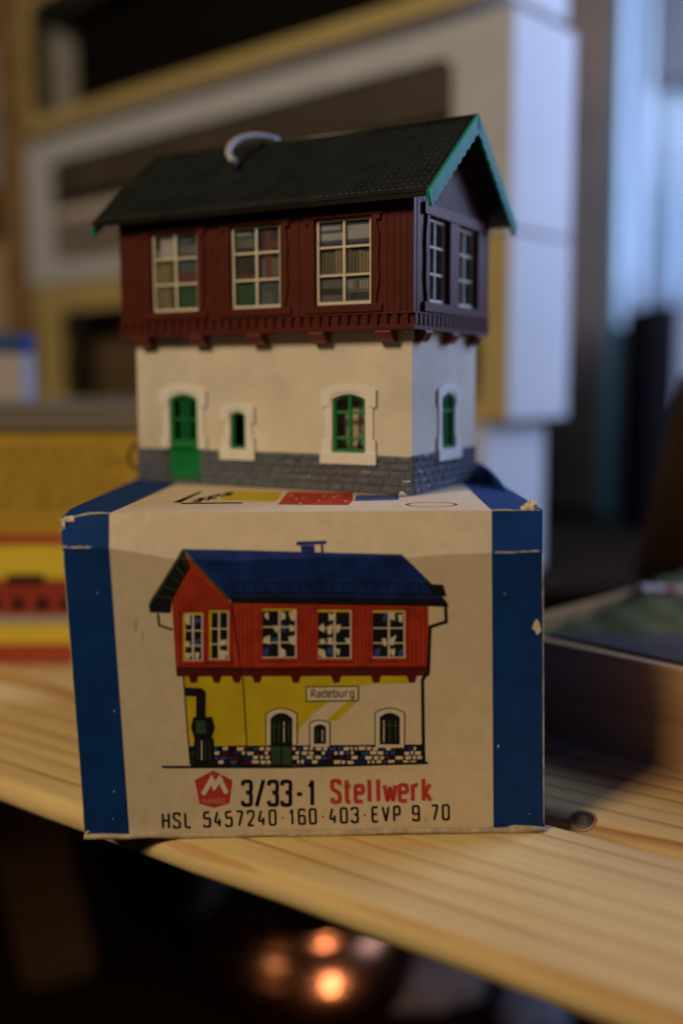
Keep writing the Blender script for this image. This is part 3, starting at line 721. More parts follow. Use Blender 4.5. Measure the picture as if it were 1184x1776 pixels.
# raised boards
sp = 0.148
def boards(u0, u1, fn, holes, top):
    u = u0+0.02
    while u < u1-0.05:
        c = u+0.058; segs = [(Z0+0.22, top(c))]
        for h in holes:
            if h[0]-0.1 < c < h[1]+0.1: segs = [(Z0+0.22, h[2]-0.02), (h[3]+0.02, top(c))]
        for a, e in segs:
            if e-a > 0.05: b.prism([(u, a), (u+0.105, a), (u+0.105, e), (u, e)], lambda uu, v, k: fn(uu, v, (0.013, -0.01)[k]))
        u += sp
fUF = lambda u, v, dd: (u, YF-dd, v); fUS = lambda u, v, dd: (XR+dd, u, v); fUL = lambda u, v, dd: (XL-dd, u, v)
trimF = [(a-0.22, c+0.22, 3.78, 5.84) for a, c in winF]
boards(XL, XR, fUF, trimF, lambda c: zt-0.01); boards(YF, YK, fUS, [(0.1, 3.5, 3.78, 5.99)], lambda c: roofz(c)-0.16); boards(YF, YK, fUL, [], lambda c: roofz(c)-0.16)
b.build('upper_wall', M['brown'], house)
# comb of boards along the lower edge
b = MB()
u = XL
while u < XR-0.1: b.box(u, u+0.14, YF-0.055, YF-0.001, 3.52, 3.74); u += 0.2275
u = YF
while u < YK-0.1: b.box(XR+0.001, XR+0.055, u, u+0.14, 3.52, 3.74); u += 0.2275
b.box(XL-0.04, XR+0.04, YF-0.05, YK+0.05, 3.42, 3.519)
b.box(XL-0.02, XR+0.03, YF-0.07, YF-0.001, 3.741, 3.775); b.box(XR+0.001, XR+0.07, YF-0.07, YK, 3.741, 3.775)
b.build('comb_trim', M['brown'], house, bevel=0.008)
# beam ends
def bracket(fn, c):
    b = MB(); w_ = 0.19
    prof = [(-0.02, 3.419), (0.34, 3.419), (0.34, 3.36), (0.29, 3.31), (0.24, 3.235), (0.15, 3.185), (-0.02, 3.18)]
    b.prism(prof, lambda u, v, k: fn((c-w_, c+w_)[k], v, u)); b.build('bracket', M['brownb'], house, bevel=0.02)
for a in (6.80, 5.23, 3.66, 2.09, 0.52): bracket(lambda u, v, dd: (u, -dd, v), -a)
for c in (0.30, 1.78, 3.27): bracket(lambda u, v, dd: (dd*0.75, u, v), c)
# windows of the upper storey
def wavy(u0, z0, z1, sgn, n=22):
    pts = []
    for k in range(n+1):
        t = k/n; wv = 0.02*math.cos(2*math.pi*t*2)+0.025*math.cos(2*math.pi*t)
        pts.append((u0+sgn*wv, z0+(z1-z0)*t))
    return pts
def up_window(fn, a, c, cols, side=False):
    za, zb = (4.02, 5.72) if side else (WZ0, WZ1); dep = -0.08 if side else -0.07
    b = MB(); o_ = [(a, za), (c, za), (c, zb), (a, zb)]; fw_ = 0.052; i_ = [(a+fw_, za+fw_*1.2), (c-fw_, za+fw_*1.2), (c-fw_, zb-fw_), (a+fw_, zb-fw_)]
    b.ring(o_, i_, lambda u, v, k: fn(u, v, (dep+0.02, dep-0.05)[k]))
    m_ = (a+c)/2
    b.prism([(m_-0.029, za+0.07), (m_+0.029, za+0.07), (m_+0.029, zb-0.06), (m_-0.029, zb-0.06)], lambda u, v, k: fn(u, v, (dep+0.015, dep-0.04)[k]))
    for t in (0.345, 0.672):
        v_ = za+(zb-za)*t; b.prism([(a+0.06, v_-0.023), (c-0.06, v_-0.023), (c-0.06, v_+0.023), (a+0.06, v_+0.023)], lambda u, v, k: fn(u, v, (dep+0.008, dep-0.03)[k]))
    f_ = b.build('window', M['frame'], house, bevel=0.008)
    g = MB(); g.face([fn(u, v, dep-0.035) for u, v in [(a+.03, za+.03), (c-.03, za+.03), (c-.03, zb-.03), (a+.03, zb-.03)]]); g.build('pane', M['glass'], f_, recalc=False)
    return f_
def trim(fn, a, c):
    b = MB(); kk = lambda d0: (lambda u, v, k: fn(u, v, (d0, -0.02)[k]))
    b.prism([(a-0.30, 5.74), (c+0.30, 5.74), (c+0.30, 5.86), (a-0.30, 5.86)], kk(0.05))
    b.prism([(a-0.28, 3.80), (c+0.28, 3.80), (c+0.28, 3.965), (a-0.28, 3.965)], kk(0.055))
    b.prism(wavy(a-0.19, 3.966, 5.739, 1)+[(a-0.02, 5.739), (a-0.02, 3.966)], kk(0.038)); b.prism(wavy(c+0.19, 3.966, 5.739, -1)+[(c+0.02, 5.739), (c+0.02, 3.966)], kk(0.038))
    for u in (a-0.24, c+0.14): b.prism([(u, 5.64), (u+0.10, 5.64), (u+0.10, 5.74), (u, 5.74)], kk(0.06))
    b.build('window_trim', M['brown'], house, bevel=0.01)
for a, c in winF: up_window(fUF, a, c, 2); trim(fUF, a, c)
for a, c in winS: up_window(fUS, a, c, 2, True)
b = MB(); kk = lambda d0: (lambda u, v, k: fUS(u, v, (d0, -0.02)[k]))
b.prism([(0.12, 5.75), (YK-0.03, 5.75), (YK-0.03, 5.99), (0.12, 5.99)], kk(0.075)); b.prism([(0.12, 3.80), (YK-0.03, 3.80), (YK-0.03, 3.995), (0.12, 3.995)], kk(0.075))
b.prism(wavy(0.22, 3.996, 5.749, 1)+[(0.40, 5.749), (0.40, 3.996)], kk(0.06)); b.prism([(1.50, 3.996), (2.02, 3.996), (2.02, 5.749), (1.50, 5.749)], kk(0.06))
b.prism([(3.17, 3.996)]+[(x, y) for x, y in wavy(3.55, 3.996, 5.749, -1)]+[(3.17, 5.749)], kk(0.06))
b.build('gable_trim', M['brown'], house, bevel=0.01)
# card behind the panes: their see-through reflections painted on as colour blocks
ICM = [mat('pane_card_dark', (0.03, 0.03, 0.032), 0.6, 0.3), mat('pane_card_white', (0.34, 0.35, 0.37), 0.6, 0.1), mat('pane_card_blue', (0.06, 0.09, 0.13), 0.6, 0.2), mat('pane_card_red', (0.13, 0.04, 0.04), 0.6, 0.15),
       mat('pane_card_green', (0.02, 0.08, 0.035), 0.6, 0.15), mat('pane_card_olive', (0.15, 0.13, 0.06), 0.6, 0.25), mat('pane_card_tan', (0.26, 0.22, 0.13), 0.6, 0.15), mat('pane_card_grey', (0.13, 0.125, 0.125), 0.6, 0.2)]
IC = MB(); cy_ = YF+0.135
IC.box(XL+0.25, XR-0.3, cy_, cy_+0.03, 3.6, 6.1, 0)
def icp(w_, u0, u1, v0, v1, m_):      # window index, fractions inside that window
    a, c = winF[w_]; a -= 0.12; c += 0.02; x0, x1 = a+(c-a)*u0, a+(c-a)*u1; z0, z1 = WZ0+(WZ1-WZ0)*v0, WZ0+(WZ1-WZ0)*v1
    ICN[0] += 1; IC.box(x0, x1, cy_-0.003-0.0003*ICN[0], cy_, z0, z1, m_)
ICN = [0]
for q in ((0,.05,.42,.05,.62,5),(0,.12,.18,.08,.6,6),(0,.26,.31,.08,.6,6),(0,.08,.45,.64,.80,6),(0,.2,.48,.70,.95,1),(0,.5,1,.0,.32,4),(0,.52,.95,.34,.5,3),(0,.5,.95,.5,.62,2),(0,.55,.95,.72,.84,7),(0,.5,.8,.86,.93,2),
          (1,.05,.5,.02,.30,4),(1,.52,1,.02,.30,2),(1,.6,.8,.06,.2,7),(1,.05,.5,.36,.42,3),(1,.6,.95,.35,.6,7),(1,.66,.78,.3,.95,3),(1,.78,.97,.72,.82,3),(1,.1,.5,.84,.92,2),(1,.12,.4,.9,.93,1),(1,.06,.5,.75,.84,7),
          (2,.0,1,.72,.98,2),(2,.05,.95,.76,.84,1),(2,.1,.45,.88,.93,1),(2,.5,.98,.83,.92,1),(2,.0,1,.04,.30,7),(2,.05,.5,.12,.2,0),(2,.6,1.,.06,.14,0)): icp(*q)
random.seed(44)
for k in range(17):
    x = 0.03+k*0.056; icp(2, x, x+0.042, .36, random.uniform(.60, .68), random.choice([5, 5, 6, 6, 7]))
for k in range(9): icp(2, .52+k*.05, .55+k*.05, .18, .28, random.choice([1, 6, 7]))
# gable side
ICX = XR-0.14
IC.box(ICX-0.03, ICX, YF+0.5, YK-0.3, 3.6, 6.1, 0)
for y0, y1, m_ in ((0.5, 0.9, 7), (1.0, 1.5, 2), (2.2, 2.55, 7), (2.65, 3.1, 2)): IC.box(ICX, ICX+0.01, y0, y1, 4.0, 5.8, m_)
IC.build('pane_reflection_card', ICM, house)

# ---- roof: two pantiled slopes
def slope(back):
    b = MB(); nx, ny = 57*6, 15; x0, x1 = XL-EX+OX+0.0, EX
    x0 = -L-EX; ya, yb = -EY, W/2
    ln = math.hypot(yb-ya, HR-HE); nv = Vector((0, -(HR-HE)/ln, (yb-ya)/ln)); tv = Vector((0, (yb-ya)/ln, (HR-HE)/ln))
    rows_ = []
    for j in range(ny):
        for e in (0, 1):
            s_ = ln*(j+e*0.97)/ny; lift = 0.016*(1-e) if j > 0 else 0.012
            rows_.append((s_, lift, 0.0 if j == 0 else 1.0))
    def P(x, s_, h):
        q = Vector((x, ya, HE))+tv*s_+nv*h
        return (q.x, W-q.y if back else q.y, q.z)
    idx = []
    for s_, lift, wv in rows_:
        idx.append(len(b.v))
        for i in range(nx+1):
            x = x0+(x1-x0)*i/nx; ph = (x-x0)/(x1-x0)*57*2*math.pi
            h = lift+wv*0.036*(max(0, math.cos(ph))**1.5)
            b.v.append(P(x, s_, h))
    for r_ in range(len(rows_)-1):
        for i in range(nx):
            b.f.append([idx[r_]+i, idx[r_]+i+1, idx[r_+1]+i+1, idx[r_+1]+i]); b.m.append(0); b.sm.append(False)
    # underside slab and edges
    A = [P(x0, 0, 0.0), P(x1, 0, 0.0), P(x1, ln, 0.0), P(x0, ln, 0.0)]; B_ = [P(x0, 0, -0.10), P(x1, 0, -0.10), P(x1, ln, -0.10), P(x0, ln, -0.10)]
    b.face(B_); 
    for k in range(4): b.face([A[k], A[(k+1) % 4], B_[(k+1) % 4], B_[k]])
    return b.build('roof_slope', M['roof'], house, recalc=False)
slope(False); slope(True)
b = MB(); b.tube([(-L-EX, W/2, HR+0.01), (EX, W/2, HR+0.01)], 0.06, 10); b.build('ridge', M['roof'], house)
# green bargeboards with a scalloped lower edge
def barge(xa, xb, back, lift=0.055):
    b = MB(); ln = math.hypot(W/2+EY, HR-HE); n = 60; up, lo = [], []
    ty_, tz_ = (W/2+EY)/ln, (HR-HE)/ln
    for k in range(n+1):
        s_ = -0.10+(ln+0.10)*k/n; sc = 0.22+0.05*abs(math.sin(math.pi*s_/0.30))
        if k == n: sc = 0.22
        y, z = -EY+ty_*s_, HE+tz_*s_
        up.append((y-tz_*lift, z+ty_*lift)); lo.append((y+tz_*sc, z-ty_*sc))
    up[-1] = (W/2, HR+lift*1.25); lo[-1] = (W/2, HR-0.22/ty_)
    lo[0] = (lo[0][0]-0.05, lo[0][1]-0.02)
    fl = (lambda y: W-y) if back else (lambda y: y)
    for k in range(n):
        q = [up[k], up[k+1], lo[k+1], lo[k]]
        for x in (xa, xb): b.face([(x, fl(y), z) for y, z in q])
        b.face([(xa, fl(up[k][0]), up[k][1]), (xb, fl(up[k][0]), up[k][1]), (xb, fl(up[k+1][0]), up[k+1][1]), (xa, fl(up[k+1][0]), up[k+1][1])])
        b.face([(xa, fl(lo[k][0]), lo[k][1]), (xb, fl(lo[k][0]), lo[k][1]), (xb, fl(lo[k+1][0]), lo[k+1][1]), (xa, fl(lo[k+1][0]), lo[k+1][1])])
    b.face([(x, fl(y), z) for x, (y, z) in ((xa, up[0]), (xb, up[0]), (xb, lo[0]), (xa, lo[0]))])
    b.build('bargeboard', M['gtrim'], house)
for bk_ in (False, True): barge(EX+0.002, EX+0.07, bk_); barge(-L-EX-0.03, -L-EX+0.06, bk_, -0.105)

# white plastic loop hooked over the roof slope, thin wire behind the house
c_, s_ = math.cos(-PSI), math.sin(-PSI)
def hw(x, y, z): return Vector((1.4676+c_*x-s_*y, 21.5231+s_*x+c_*y, ZT+0.012+z))
b = MB(); pts = []
for px, py, yy in ((410, 281, 24.3), (401, 276, 24.35), (396, 266, 24.45), (399, 254, 24.55), (408, 245, 24.7), (420, 239, 24.85), (436, 236, 25.0), (452, 236, 25.2), (468, 239, 25.35), (481, 243, 25.5), (486, 246, 25.6)): pts.append(on_y(px, py, yy))
o0 = pts[0].copy()
b.tube([q-o0 for q in pts], [0.075, 0.08, 0.08, 0.08, 0.078, 0.075, 0.075, 0.075, 0.07, 0.065, 0.05], 12)
o = b.build('wire_loop', mat('white_grey_plastic', (0.42, 0.41, 0.46), 0.35, 0.1)); place(o, o0.x, o0.y, o0.z); tag(o, 'bent white loop lying on the dark roof of the model house near its ridge', 'loop')
b = MB(); pts = [on_y(px, py, 26.2) for px, py in ((246, 768), (236, 770), (227, 779), (223, 792), (227, 806), (236, 813), (247, 815))]; o0 = pts[3].copy()
b.tube([q-o0 for q in pts], 0.045, 8)
o = b.build('thin_wire', mat('black_wire', (0.02, 0.018, 0.018), 0.4, 0.1)); place(o, o0.x, o0.y, o0.z); tag(o, 'thin black wire curling out behind the left end of the model house', 'wire')

# ================================================================== yellow train box on the left
yb = thing('train_box', 'yellow train box with red stripes, standing behind and left of the cardboard box', 'box', -8, 30.3, -8.5)
YO = Vector((-8, 30.3, -8.5)); YM = [mat('yellow_box_print', (0.50, 0.31, 0.03), 0.5, 0.1, 0.6), mat('yellow_box_bright', (0.78, 0.60, 0.05), 0.5, 0.06, 0.6), mat('yellow_box_red', (0.42, 0.06, 0.03), 0.5, 0.1),
      M['ink'], mat('yellow_box_grey', (0.40, 0.36, 0.32), 0.5, 0.1), mat('yellow_box_olive', (0.36, 0.24, 0.03), 0.5, 0.2, 2), mat('yellow_box_train', (0.30, 0.035, 0.02), 0.5, 0.15)]
b = MB(); b.box(-14, 3.2, 0, 7, 0.02, 7.0); yc = b.build('carton', YM[0], yb, bevel=0.06)
b = MB()
def yp(x0, y0, x1, y1, m_, lay=0):
    A, B_ = on_y(x0, y0, 30.3)-YO, on_y(x1, y1, 30.3)-YO; d = 0.01+0.01*lay
    A.z = max(A.z, 0.05); B_.z = max(B_.z, 0.05)
    b.face([(A.x, -d, A.z), (B_.x, -d, A.z), (B_.x, -d, B_.z), (A.x, -d, B_.z)], m_)
yp(-140, 948, 262, 1150, 1); yp(-140, 928, 262, 942, 2); yp(-140, 1005, 262, 1066, 6, 1); yp(12, 996, 78, 1012, 3, 2); yp(170, 996, 230, 1010, 3, 2)
for k in range(9): x = -120+k*42; yp(x+16, 1036, x+36, 1058, 3, 2)
yp(-140, 1068, 262, 1082, 4, 1); yp(-140, 1117, 262, 1148, 2, 1)
random.seed(15)
for r_ in range(6):
    x = -60
    while x < 190: wd = random.uniform(8, 34); yp(x, 775+r_*19, x+wd, 787+r_*19, 5); x += wd+random.uniform(4, 9)
b.build('box_print', YM, yb, recalc=False)
b = MB(); b.box(-14.3, 3.3, -0.12, 7.1, 0, 0.75)
o = b.build('grey_lid', mat('grey_card', (0.17, 0.15, 0.13), 0.7, 0.1, 0.5), bevel=0.04); place(o, -8, 30.3, -1.48); tag(o, 'flat grey cardboard lid lying on top of the yellow train box', 'lid')
t = thing('small_carton', 'small white carton with a blue band on the grey lid, left edge of the photo', 'carton', -13.3, 35.5, -0.73)
b = MB(); b.box(-2.6, 2.45, 0, 1.7, 0.01, 1.62); b.build('carton', mat('small_white', (0.40, 0.36, 0.35), 0.6, 0.1), t, bevel=0.04)
b = MB(); b.box(-2.62, 2.47, -0.02, 1.72, 1.62, 2.3); b.build('blue_band', mat('small_blue', (0.012, 0.06, 0.20), 0.5, 0.1), t, bevel=0.03)

# ================================================================== stack of white train cartons
CA = math.atan2(-0.68, 0.733); ex_, ey_ = Vector((0.733, -0.68)), Vector((0.68, 0.733))
def train_carton(label, cxy, z0, h, ln, dp, mf, ms, wins, liner, edge=None):
    """origin: near bottom corner; front runs along local -x, end face along +y"""
    t = thing('train_carton', label, 'carton', cxy[0], cxy[1], z0, CA, 'cartons stacked behind the model house')
    b = MB()
    b.panel(-ln, -0.02, 0.02, h, wins, fF(0, 0.15)); 
    for x0, x1, z0_, z1_ in wins:
        for cx_, cz_, sx, sz in ((x0, z0_, 1, 1), (x1, z0_, -1, 1), (x1, z1_, -1, -1), (x0, z1_, 1, -1)):
            rr = 0.75; pl = [(cx_, cz_)]+[(cx_+sx*rr*(1-math.sin(a*math.pi/12)), cz_+sz*rr*(1-math.cos(a*math.pi/12))) for a in range(7)]
            b.prism(pl, lambda u_, v_, k: (u_, (0.002, 0.148)[k], v_))
    b.build('front_panel', mf, t)
    b = MB(); b.box(-0.15, 0, 0.001, dp, 0.0, h, 0); b.build('end_panel', ms, t, bevel=0.08)
    b = MB(); b.box(-ln, -0.16, dp-0.15, dp, 0.02, h); b.box(-ln, -ln+0.15, 0.16, dp-0.16, 0.02, h); b.box(-ln+0.16, -0.16, 0.16, dp-0.16, h-0.12, h-0.01); b.box(-ln+0.16, -0.16, 0.16, dp-0.16, 0.02, 0.14)
    b.build('back_and_lid', ms, t)
    b = MB(); b.box(-ln+0.3, -0.3, dp*0.72, dp*0.75, 0.2, h-0.2); b.box(-ln+0.3, -0.3, 0.3, dp*0.7, 0.15, 0.3); b.build('liner', liner, t)
    if edge:
        b = MB(); b.box(-ln-0.05, 0.02, -0.12, -0.001, edge[0], edge[1]); b.build('front_edge', M['cartony'], t, bevel=0.05)
    return t
lin_d = mat('liner_dark', (0.17, 0.14, 0.12), 0.6, 0.3, 0.3); lin_b = mat('liner_brown', (0.13, 0.09, 0.055), 0.6, 0.3, 0.3); lin_k = mat('liner_black', (0.007, 0.005, 0.004), 0.8, 0.3, 0.3, spec=0.05)
def at_c(px, py, corner):      # photo point on the front plane of a carton -> (local x, z)
    n = Vector((-0.68, -0.733)); d = ray(px, py); t_ = (n.x*corner[0]+n.y*corner[1])/(n.x*d.x+n.y*d.y); P = d*t_
    return ((P.x-corner[0])*0.733-(P.y-corner[1])*0.68, P.z)
C1, C2, C3, C4 = (6.2, 42), (6.75, 42), (6.75, 42.0), (5.8, 42)
end_w = mat('white_carton_end', (0.67, 0.66, 0.66), 0.6, 0.05, 0.4)
tc1 = train_carton('yellow-edged carton with a wide dark window, topmost of the carton stack', C1, 14.75, 8.0, 34.4, 5.0, M['cartony'], end_w, [(-33.6, -0.7, 0.85, 7.4)], lin_k)
tc2 = train_carton('white carton with a long dark window, second from the top of the stack', C2, 5.85, 8.4, 35.8, 4.6, M['cartonw'], end_w, [(-32.9, -2.9, 1.2, 7.15)], lin_d)
tc3 = train_carton('yellow-fronted carton just below the white windowed one in the stack', C3, -1.75, 7.5, 35.0, 4.6, M['cartony'], end_w, [(-32.5, -1.4, 0.5, 3.6), (-32.5, -6, 3.6, 5.9)], lin_b)
tc4 = train_carton('plain white carton at the bottom of the stack, standing on the table', C4, -8.4, 6.55, 36, 4.6, M['cartonw'], end_w, [], lin_d)
b = MB(); b.box(-33.4, -2.5, 0.155, 0.19, 4.9, 7.4); b.build('window_fill_card', mat('fill_card_brown', (0.060, 0.047, 0.038), 0.6, 0.25, 0.3), tc2)  # card added behind the window so its shaded upper part is not black
b = MB(); b.box(-40, 16, 0, 42, -1.2, 0); o = b.build('table_board', mat('dark_table', (0.018, 0.011, 0.007), 0.8, 0.2, 0.3, spec=0.05)); place(o, 0, 40.5, -8.42); tag(o, 'dark table board carrying the stack of cartons', 'table')
# wagons inside the windows
def wagon(label, corner, z0, x0, x1, h, body, roof, y0=0.7):
    t = thing('model_wagon', label, 'model train', corner[0]+0.733*((x0+x1)/2)+0.68*y0, corner[1]-0.68*((x0+x1)/2)+0.733*y0, z0, CA, 'model trains inside the cartons')
    hl = (x1-x0)/2
    b = MB(); b.box(-hl, hl, 0, 1.9, 0.7, h*0.72); b.build('body', body, t, bevel=0.1)
    b = MB(); b.prism([(0, h*0.72), (0.15, h*0.9), (0.95, h), (1.75, h*0.9), (1.9, h*0.72)], lambda u, v, k: ((-hl-.1, hl+.1)[k], u, v)); b.build('roof', roof, t, bevel=0.05)
    for sx in (-0.75, -0.6, 0.6, 0.75):
        b = MB(); b.tube([(sx*hl, 0.1, 0.42), (sx*hl, 1.8, 0.42)], 0.42, 16); b.build('wheelset', M['ink'], t)
    return t
bd = mat('wagon_dark', (0.20, 0.17, 0.165), 0.4, 0.2, 0.5); bl_ = mat('wagon_roof_pale', (0.34, 0.31, 0.33), 0.5, 0.15, 0.5); bb = mat('wagon_black', (0.028, 0.023, 0.020), 0.5, 0.2, spec=0.1)
wagon('dark model wagon lying in the white carton, left half of its window', C2, 6.2, -33.5, -20, 4.4, bd, bl_, 0.22)
wagon('black model locomotive in the white carton, right half of its window', C2, 6.2, -18.5, -4.8, 4.6, bb, bd, 0.25)
wagon('black model train in the yellow-edged carton on top of the stack', C1, 15.1, -30, -4, 5.6, mat('wagon_night_black', (0.006, 0.005, 0.004), 0.6, 0.2, spec=0.05), mat('wagon_night_black', (0.006, 0.005, 0.004)))
# pale inlay strip across the bottom of the white carton's window
b = MB(); b.box(-5.2, 5.2, 0, 0.1, 0, 1.2); o = b.build('paper_inlay', mat('inlay_white', (0.74, 0.71, 0.69), 0.5, 0.05)); place(o, 6.75+0.733*(-29.2)+0.68*0.3, 42+0.68*29.2+0.733*0.3, 8.9, CA); tag(o, 'bright white paper strip behind the window of the white carton', 'paper')

# ================================================================== shelf at the far left
b = MB(); b.box(-1.25, 1.25, 0, 1.6, 0, 60); o = b.build('shelf_post', M['post'], bevel=0.08); place(o, -22.8, 75, -14); tag(o, 'upright orange wooden shelf post at the left edge', 'post')
for z, lab in ((13.4, 'upper wooden shelf board behind the shelf post at the left'), (2.6, 'lower wooden shelf board behind the shelf post at the left')):
    b = MB(); b.box(-9, 3, 0, 9, 0, 0.7); o = b.build('shelf_board', M['post'], bevel=0.05); place(o, -28, 77, z); tag(o, lab, 'shelf board', 'boards of the left shelf')
for x, z, w_, h, col, lab in ((-28.6, 14.12, 3.6, 10.0, (0.22, 0.30, 0.34), 'pale blue-grey carton on the upper shelf board'), (-28.4, 3.32, 3.7, 6.5, (0.46, 0.36, 0.22), 'beige carton on the lower shelf board'), (-28.6, -11.0, 3.6, 11.0, (0.10, 0.055, 0.03), 'dark brown carton under the lower shelf board')):
    b = MB(); b.box(-w_, w_, 0, 5, 0, h); o = b.build('shelf_carton', mat(lab.replace(' ', '_')[:20], col, 0.6, 0.2, 0.4), bevel=0.08); place(o, x, 78, z+0.01); tag(o, lab, 'carton', 'cartons on the left shelf')

# ================================================================== right side: window, curtains, cabinet
def pxbox(name, label, cat, x0, x1, yt, yb_, y, dep, m, group=None, bevel=0.05):
    A, B_ = on_y(x0, yt, y), on_y(x1, yb_, y); b = MB(); hw_ = (B_.x-A.x)/2
    b.box(-hw_, hw_, 0, dep, 0, A.z-B_.z); o = b.build(name, m, bevel=bevel); place(o, (A.x+B_.x)/2, y, B_.z); return tag(o, label, cat, group)
pxbox('door_post', 'grey-brown upright post beside the carton stack', 'post', 978, 1036, -120, 1060, 66, 4, mat('post_grey', (0.15, 0.10, 0.070), 0.8, 0.12, 0.3, spec=0.05))
pxbox('teal_strip', 'thin dark teal strip standing next to the grey-brown post', 'strip', 1036, 1050, -120, 1060, 67, 2, mat('teal', (0.012, 0.085, 0.085), 0.4, 0.1))
def curtain(label, x0, x1, yt, yb_, y, n, col):
    A, B_ = on_y(x0, yt, y), on_y(x1, yb_, y); b = MB(); N = 60; hw_ = (B_.x-A.x)/2; h = A.z-B_.z
    rows_ = 6; P = lambda i, j: (-hw_+2*hw_*i/N+0.05*math.sin(i*0.9+j), 0.5*math.sin(i/N*n*2*math.pi)+0.15*math.sin(i/N*n*5.1+j*0.5), h*j/rows_)
    for i in range(N):
        for j in range(rows_):
            b.face([P(i, j), P(i+1, j), P(i+1, j+1), P(i, j+1)], 0, True)
    o = b.build('curtain', mat(label.replace(' ', '_')[:18], col, 0.8, 0.06, 0.5), recalc=True)
    so = o.modifiers.new('thickness', 'SOLIDIFY'); so.thickness = 0.0008
    place(o, (A.x+B_.x)/2, y, B_.z); return tag(o, label, 'curtain', 'pale curtains at the window')
curtain('pale blue-white curtain right beside the teal strip', 1052, 1116, -140, 566, 72, 2.0, (0.66, 0.72, 0.80))
curtain('pale blue curtain at the right edge, cut by a dark rail', 1134, 1250, 145, 545, 73, 3.0, (0.50, 0.58, 0.66))
pxbox('curtain_rail', 'dark grey blind case above the right curtain', 'blind case', 1122, 1260, -140, 140, 71.5, 2, mat('rail_grey', (0.06, 0.06, 0.065), 0.5, 0.1))
pxbox('cabinet_door', 'dark blue-grey cabinet door below the curtains', 'cabinet door', 1048, 1270, 572, 1120, 70, 1.5, mat('cabinet_dark', (0.013, 0.011, 0.012), 0.6, 0.2, 0.2, spec=0.08))
pxbox('binder', 'tall dark binder standing in front of the cabinet door', 'binder', 1128, 1162, 530, 930, 58, 5, mat('binder_dark', (0.012, 0.009, 0.011), 0.6, 0.2, spec=0.15))
pxbox('white_binder', 'white binder next to the dark one, cut by the right edge', 'binder', 1167, 1215, 540, 930, 59, 5, mat('binder_white', (0.62, 0.60, 0.60), 0.5, 0.05))
# brown board leaning at the right edge
b = MB(); q = [on_y(px, py, 37) for px, py in ((1196, 650), (1108, 1010), (1330, 1080), (1400, 650))]; o0 = q[1].copy()
b.prism([(p_.x-o0.x, p_.z-o0.z) for p_ in q], lambda u, v, k: (u, (0, 1.0)[k], v)); o = b.build('leaning_board', mat('brown_board', (0.040, 0.023, 0.010), 0.9, 0.2, 0.5, spec=0.05)); place(o, o0.x, o0.y, o0.z); tag(o, 'dark brown board leaning with a slanted edge behind the diorama tray', 'board')

# ---- diorama tray
DA = math.atan2(-0.725, 0.689)
dio = thing('diorama_tray', 'wooden tray with model grass and a grey road, right of the cardboard box', 'diorama', 3.6, 25.45, -8.5, DA)
b = MB(); b.box(0, 15, 0, 0.32, 0.0, 2.25); b.box(0, 0.32, 0.321, 11, 0.0, 2.25); b.build('tray_side', M['ply'], dio, bevel=0.03)
b = MB(); b.box(0.33, 15, 0.33, 11, 0.2, 1.75); b.build('base_board', mat('foam_dark', (0.02, 0.018, 0.014), 0.8, 0.2), dio)
b = MB(); random.seed(71)
def gz(x, y): return 1.8+0.25*max(0, y-1.2)*0.35+0.08*math.sin(x*1.7+y)+0.05*math.sin(y*4+x*3)
for i in range(40):
    for j in range(24):
        x0_, x1_, y0_, y1_ = 0.34+i*0.16, 0.34+(i+1)*0.16, 0.5+j*0.4, 0.5+(j+1)*0.4
        b.face([(x0_, y0_, gz(x0_, y0_)), (x1_, y0_, gz(x1_, y0_)), (x1_, y1_, gz(x1_, y1_)), (x0_, y1_, gz(x0_, y1_))])
b.build('model_grass', mat('flock_green', (0.060, 0.068, 0.010), 0.95, 0.45, 2.0, 1.0, 12), dio)['kind'] = 'stuff'
b = MB(); b.prism([(1.4, 0.75), (15, 0.75), (15, 5.5), (5.0, 4.4)], lambda u, v, k: (u, v, (2.08, 2.22)[k])); b.build('model_road', mat('road_grey', (0.060, 0.055, 0.052), 0.8, 0.15, 1.0, spec=0.1), dio)
A = on_y(1105, 1022, 29); B_ = on_y(1230, 1026, 29.6)
bt = thing('model_barrier', 'red and white striped barrier pole of the diorama', 'barrier', A.x, A.y, A.z-1.0)
n = 6
for k in range(n):
    P, Q = A.lerp(B_, k/n)-Vector((A.x, A.y, A.z-1.0)), A.lerp(B_, (k+1)/n)-Vector((A.x, A.y, A.z-1.0))
    b = MB(); b.tube([P, Q], 0.13, 8); b.build('pole_band', mat('barrier_red', (0.42, 0.04, 0.03), 0.5, 0.1) if k % 3 == 2 else mat('barrier_white', (0.55, 0.5, 0.45), 0.5, 0.1), bt)
b = MB(); b.box(-0.12, 0.12, -0.12, 0.12, -1.6, 1.0); b.build('barrier_post', mat('barrier_post_grey', (0.1, 0.1, 0.1), 0.5), bt)

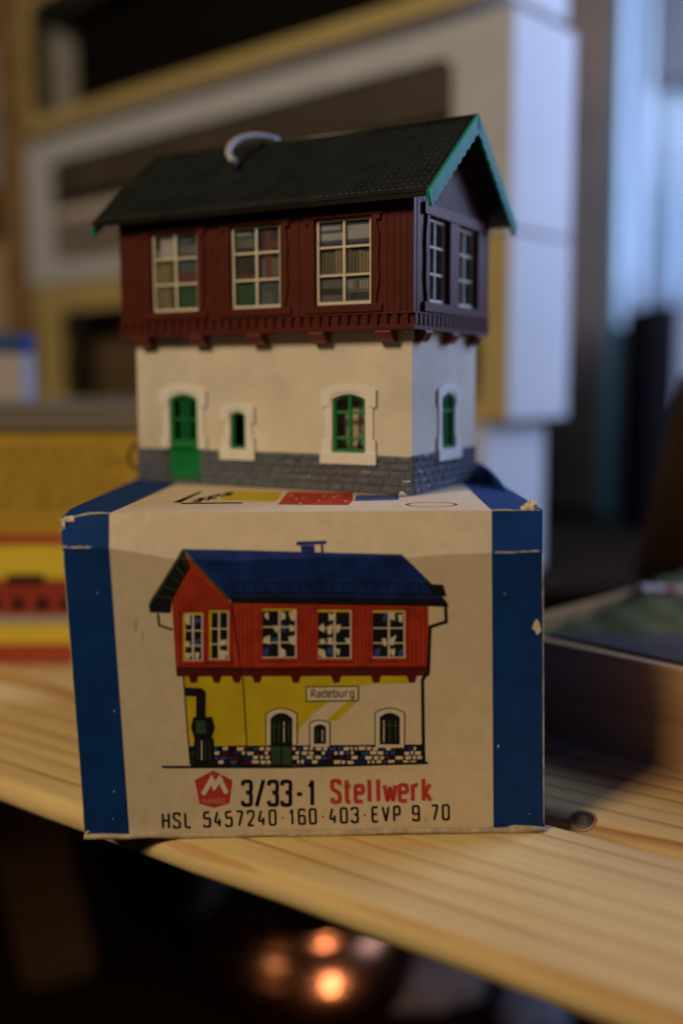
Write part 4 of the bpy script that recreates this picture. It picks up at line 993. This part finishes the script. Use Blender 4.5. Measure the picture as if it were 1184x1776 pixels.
# ================================================================== below the bench
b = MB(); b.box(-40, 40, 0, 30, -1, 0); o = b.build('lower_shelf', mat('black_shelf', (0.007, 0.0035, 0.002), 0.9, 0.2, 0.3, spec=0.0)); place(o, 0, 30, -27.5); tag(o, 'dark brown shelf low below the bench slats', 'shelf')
pot = thing('copper_pot', 'dark copper pot with two bright highlights, below the bench', 'pot', -1.6, 43, -27.45)
cop = mat('dark_copper', (0.26, 0.11, 0.055), 0.25, 0.2, 0.6, metal=1.0)
b = MB(); b.lathe([(0.01, 0.0), (3.0, 0.0), (4.0, 0.5), (4.7, 1.5), (4.9, 2.6), (4.65, 3.6), (4.0, 4.4), (3.6, 4.75), (3.75, 5.0), (3.65, 5.05), (3.4, 4.8), (0.01, 4.75)], 64); b.build('pot_body', cop, pot)
b = MB(); b.tube([(4.0, 0, 4.2), (5.2, -0.3, 4.7), (6.0, -0.5, 4.6), (6.6, -0.6, 4.1)], 0.22, 10); b.build('pot_handle', cop, pot)
def cloth(label, px, py, y, rx, rz, col, seed):
    random.seed(seed); b = MB(); P0 = on_y(px, py, y); N, R = 28, 14
    zb = -27.45-P0.z
    for i in range(N):
        for j in range(R):
            def P(a, c):
                th = 2*math.pi*a/N; t = c/R; k = 1+0.10*math.sin(3*th+seed)+0.06*math.sin(7*th+t*5)
                return (rx*k*math.cos(th)*math.sin(t*math.pi/2)**0.7, 2.2*k*math.sin(th)*math.sin(t*math.pi/2)**0.7, rz+(zb-rz)*t**1.6)
            b.face([P(i, j), P(i+1, j), P(i+1, j+1), P(i, j+1)], 0, True)
    o = b.build('cloth_bundle', mat('cloth_'+str(seed), col, 0.9, 0.25, 0.6)); place(o, P0.x, P0.y, P0.z); return tag(o, label, 'cloth', 'grey cloths below the bench')
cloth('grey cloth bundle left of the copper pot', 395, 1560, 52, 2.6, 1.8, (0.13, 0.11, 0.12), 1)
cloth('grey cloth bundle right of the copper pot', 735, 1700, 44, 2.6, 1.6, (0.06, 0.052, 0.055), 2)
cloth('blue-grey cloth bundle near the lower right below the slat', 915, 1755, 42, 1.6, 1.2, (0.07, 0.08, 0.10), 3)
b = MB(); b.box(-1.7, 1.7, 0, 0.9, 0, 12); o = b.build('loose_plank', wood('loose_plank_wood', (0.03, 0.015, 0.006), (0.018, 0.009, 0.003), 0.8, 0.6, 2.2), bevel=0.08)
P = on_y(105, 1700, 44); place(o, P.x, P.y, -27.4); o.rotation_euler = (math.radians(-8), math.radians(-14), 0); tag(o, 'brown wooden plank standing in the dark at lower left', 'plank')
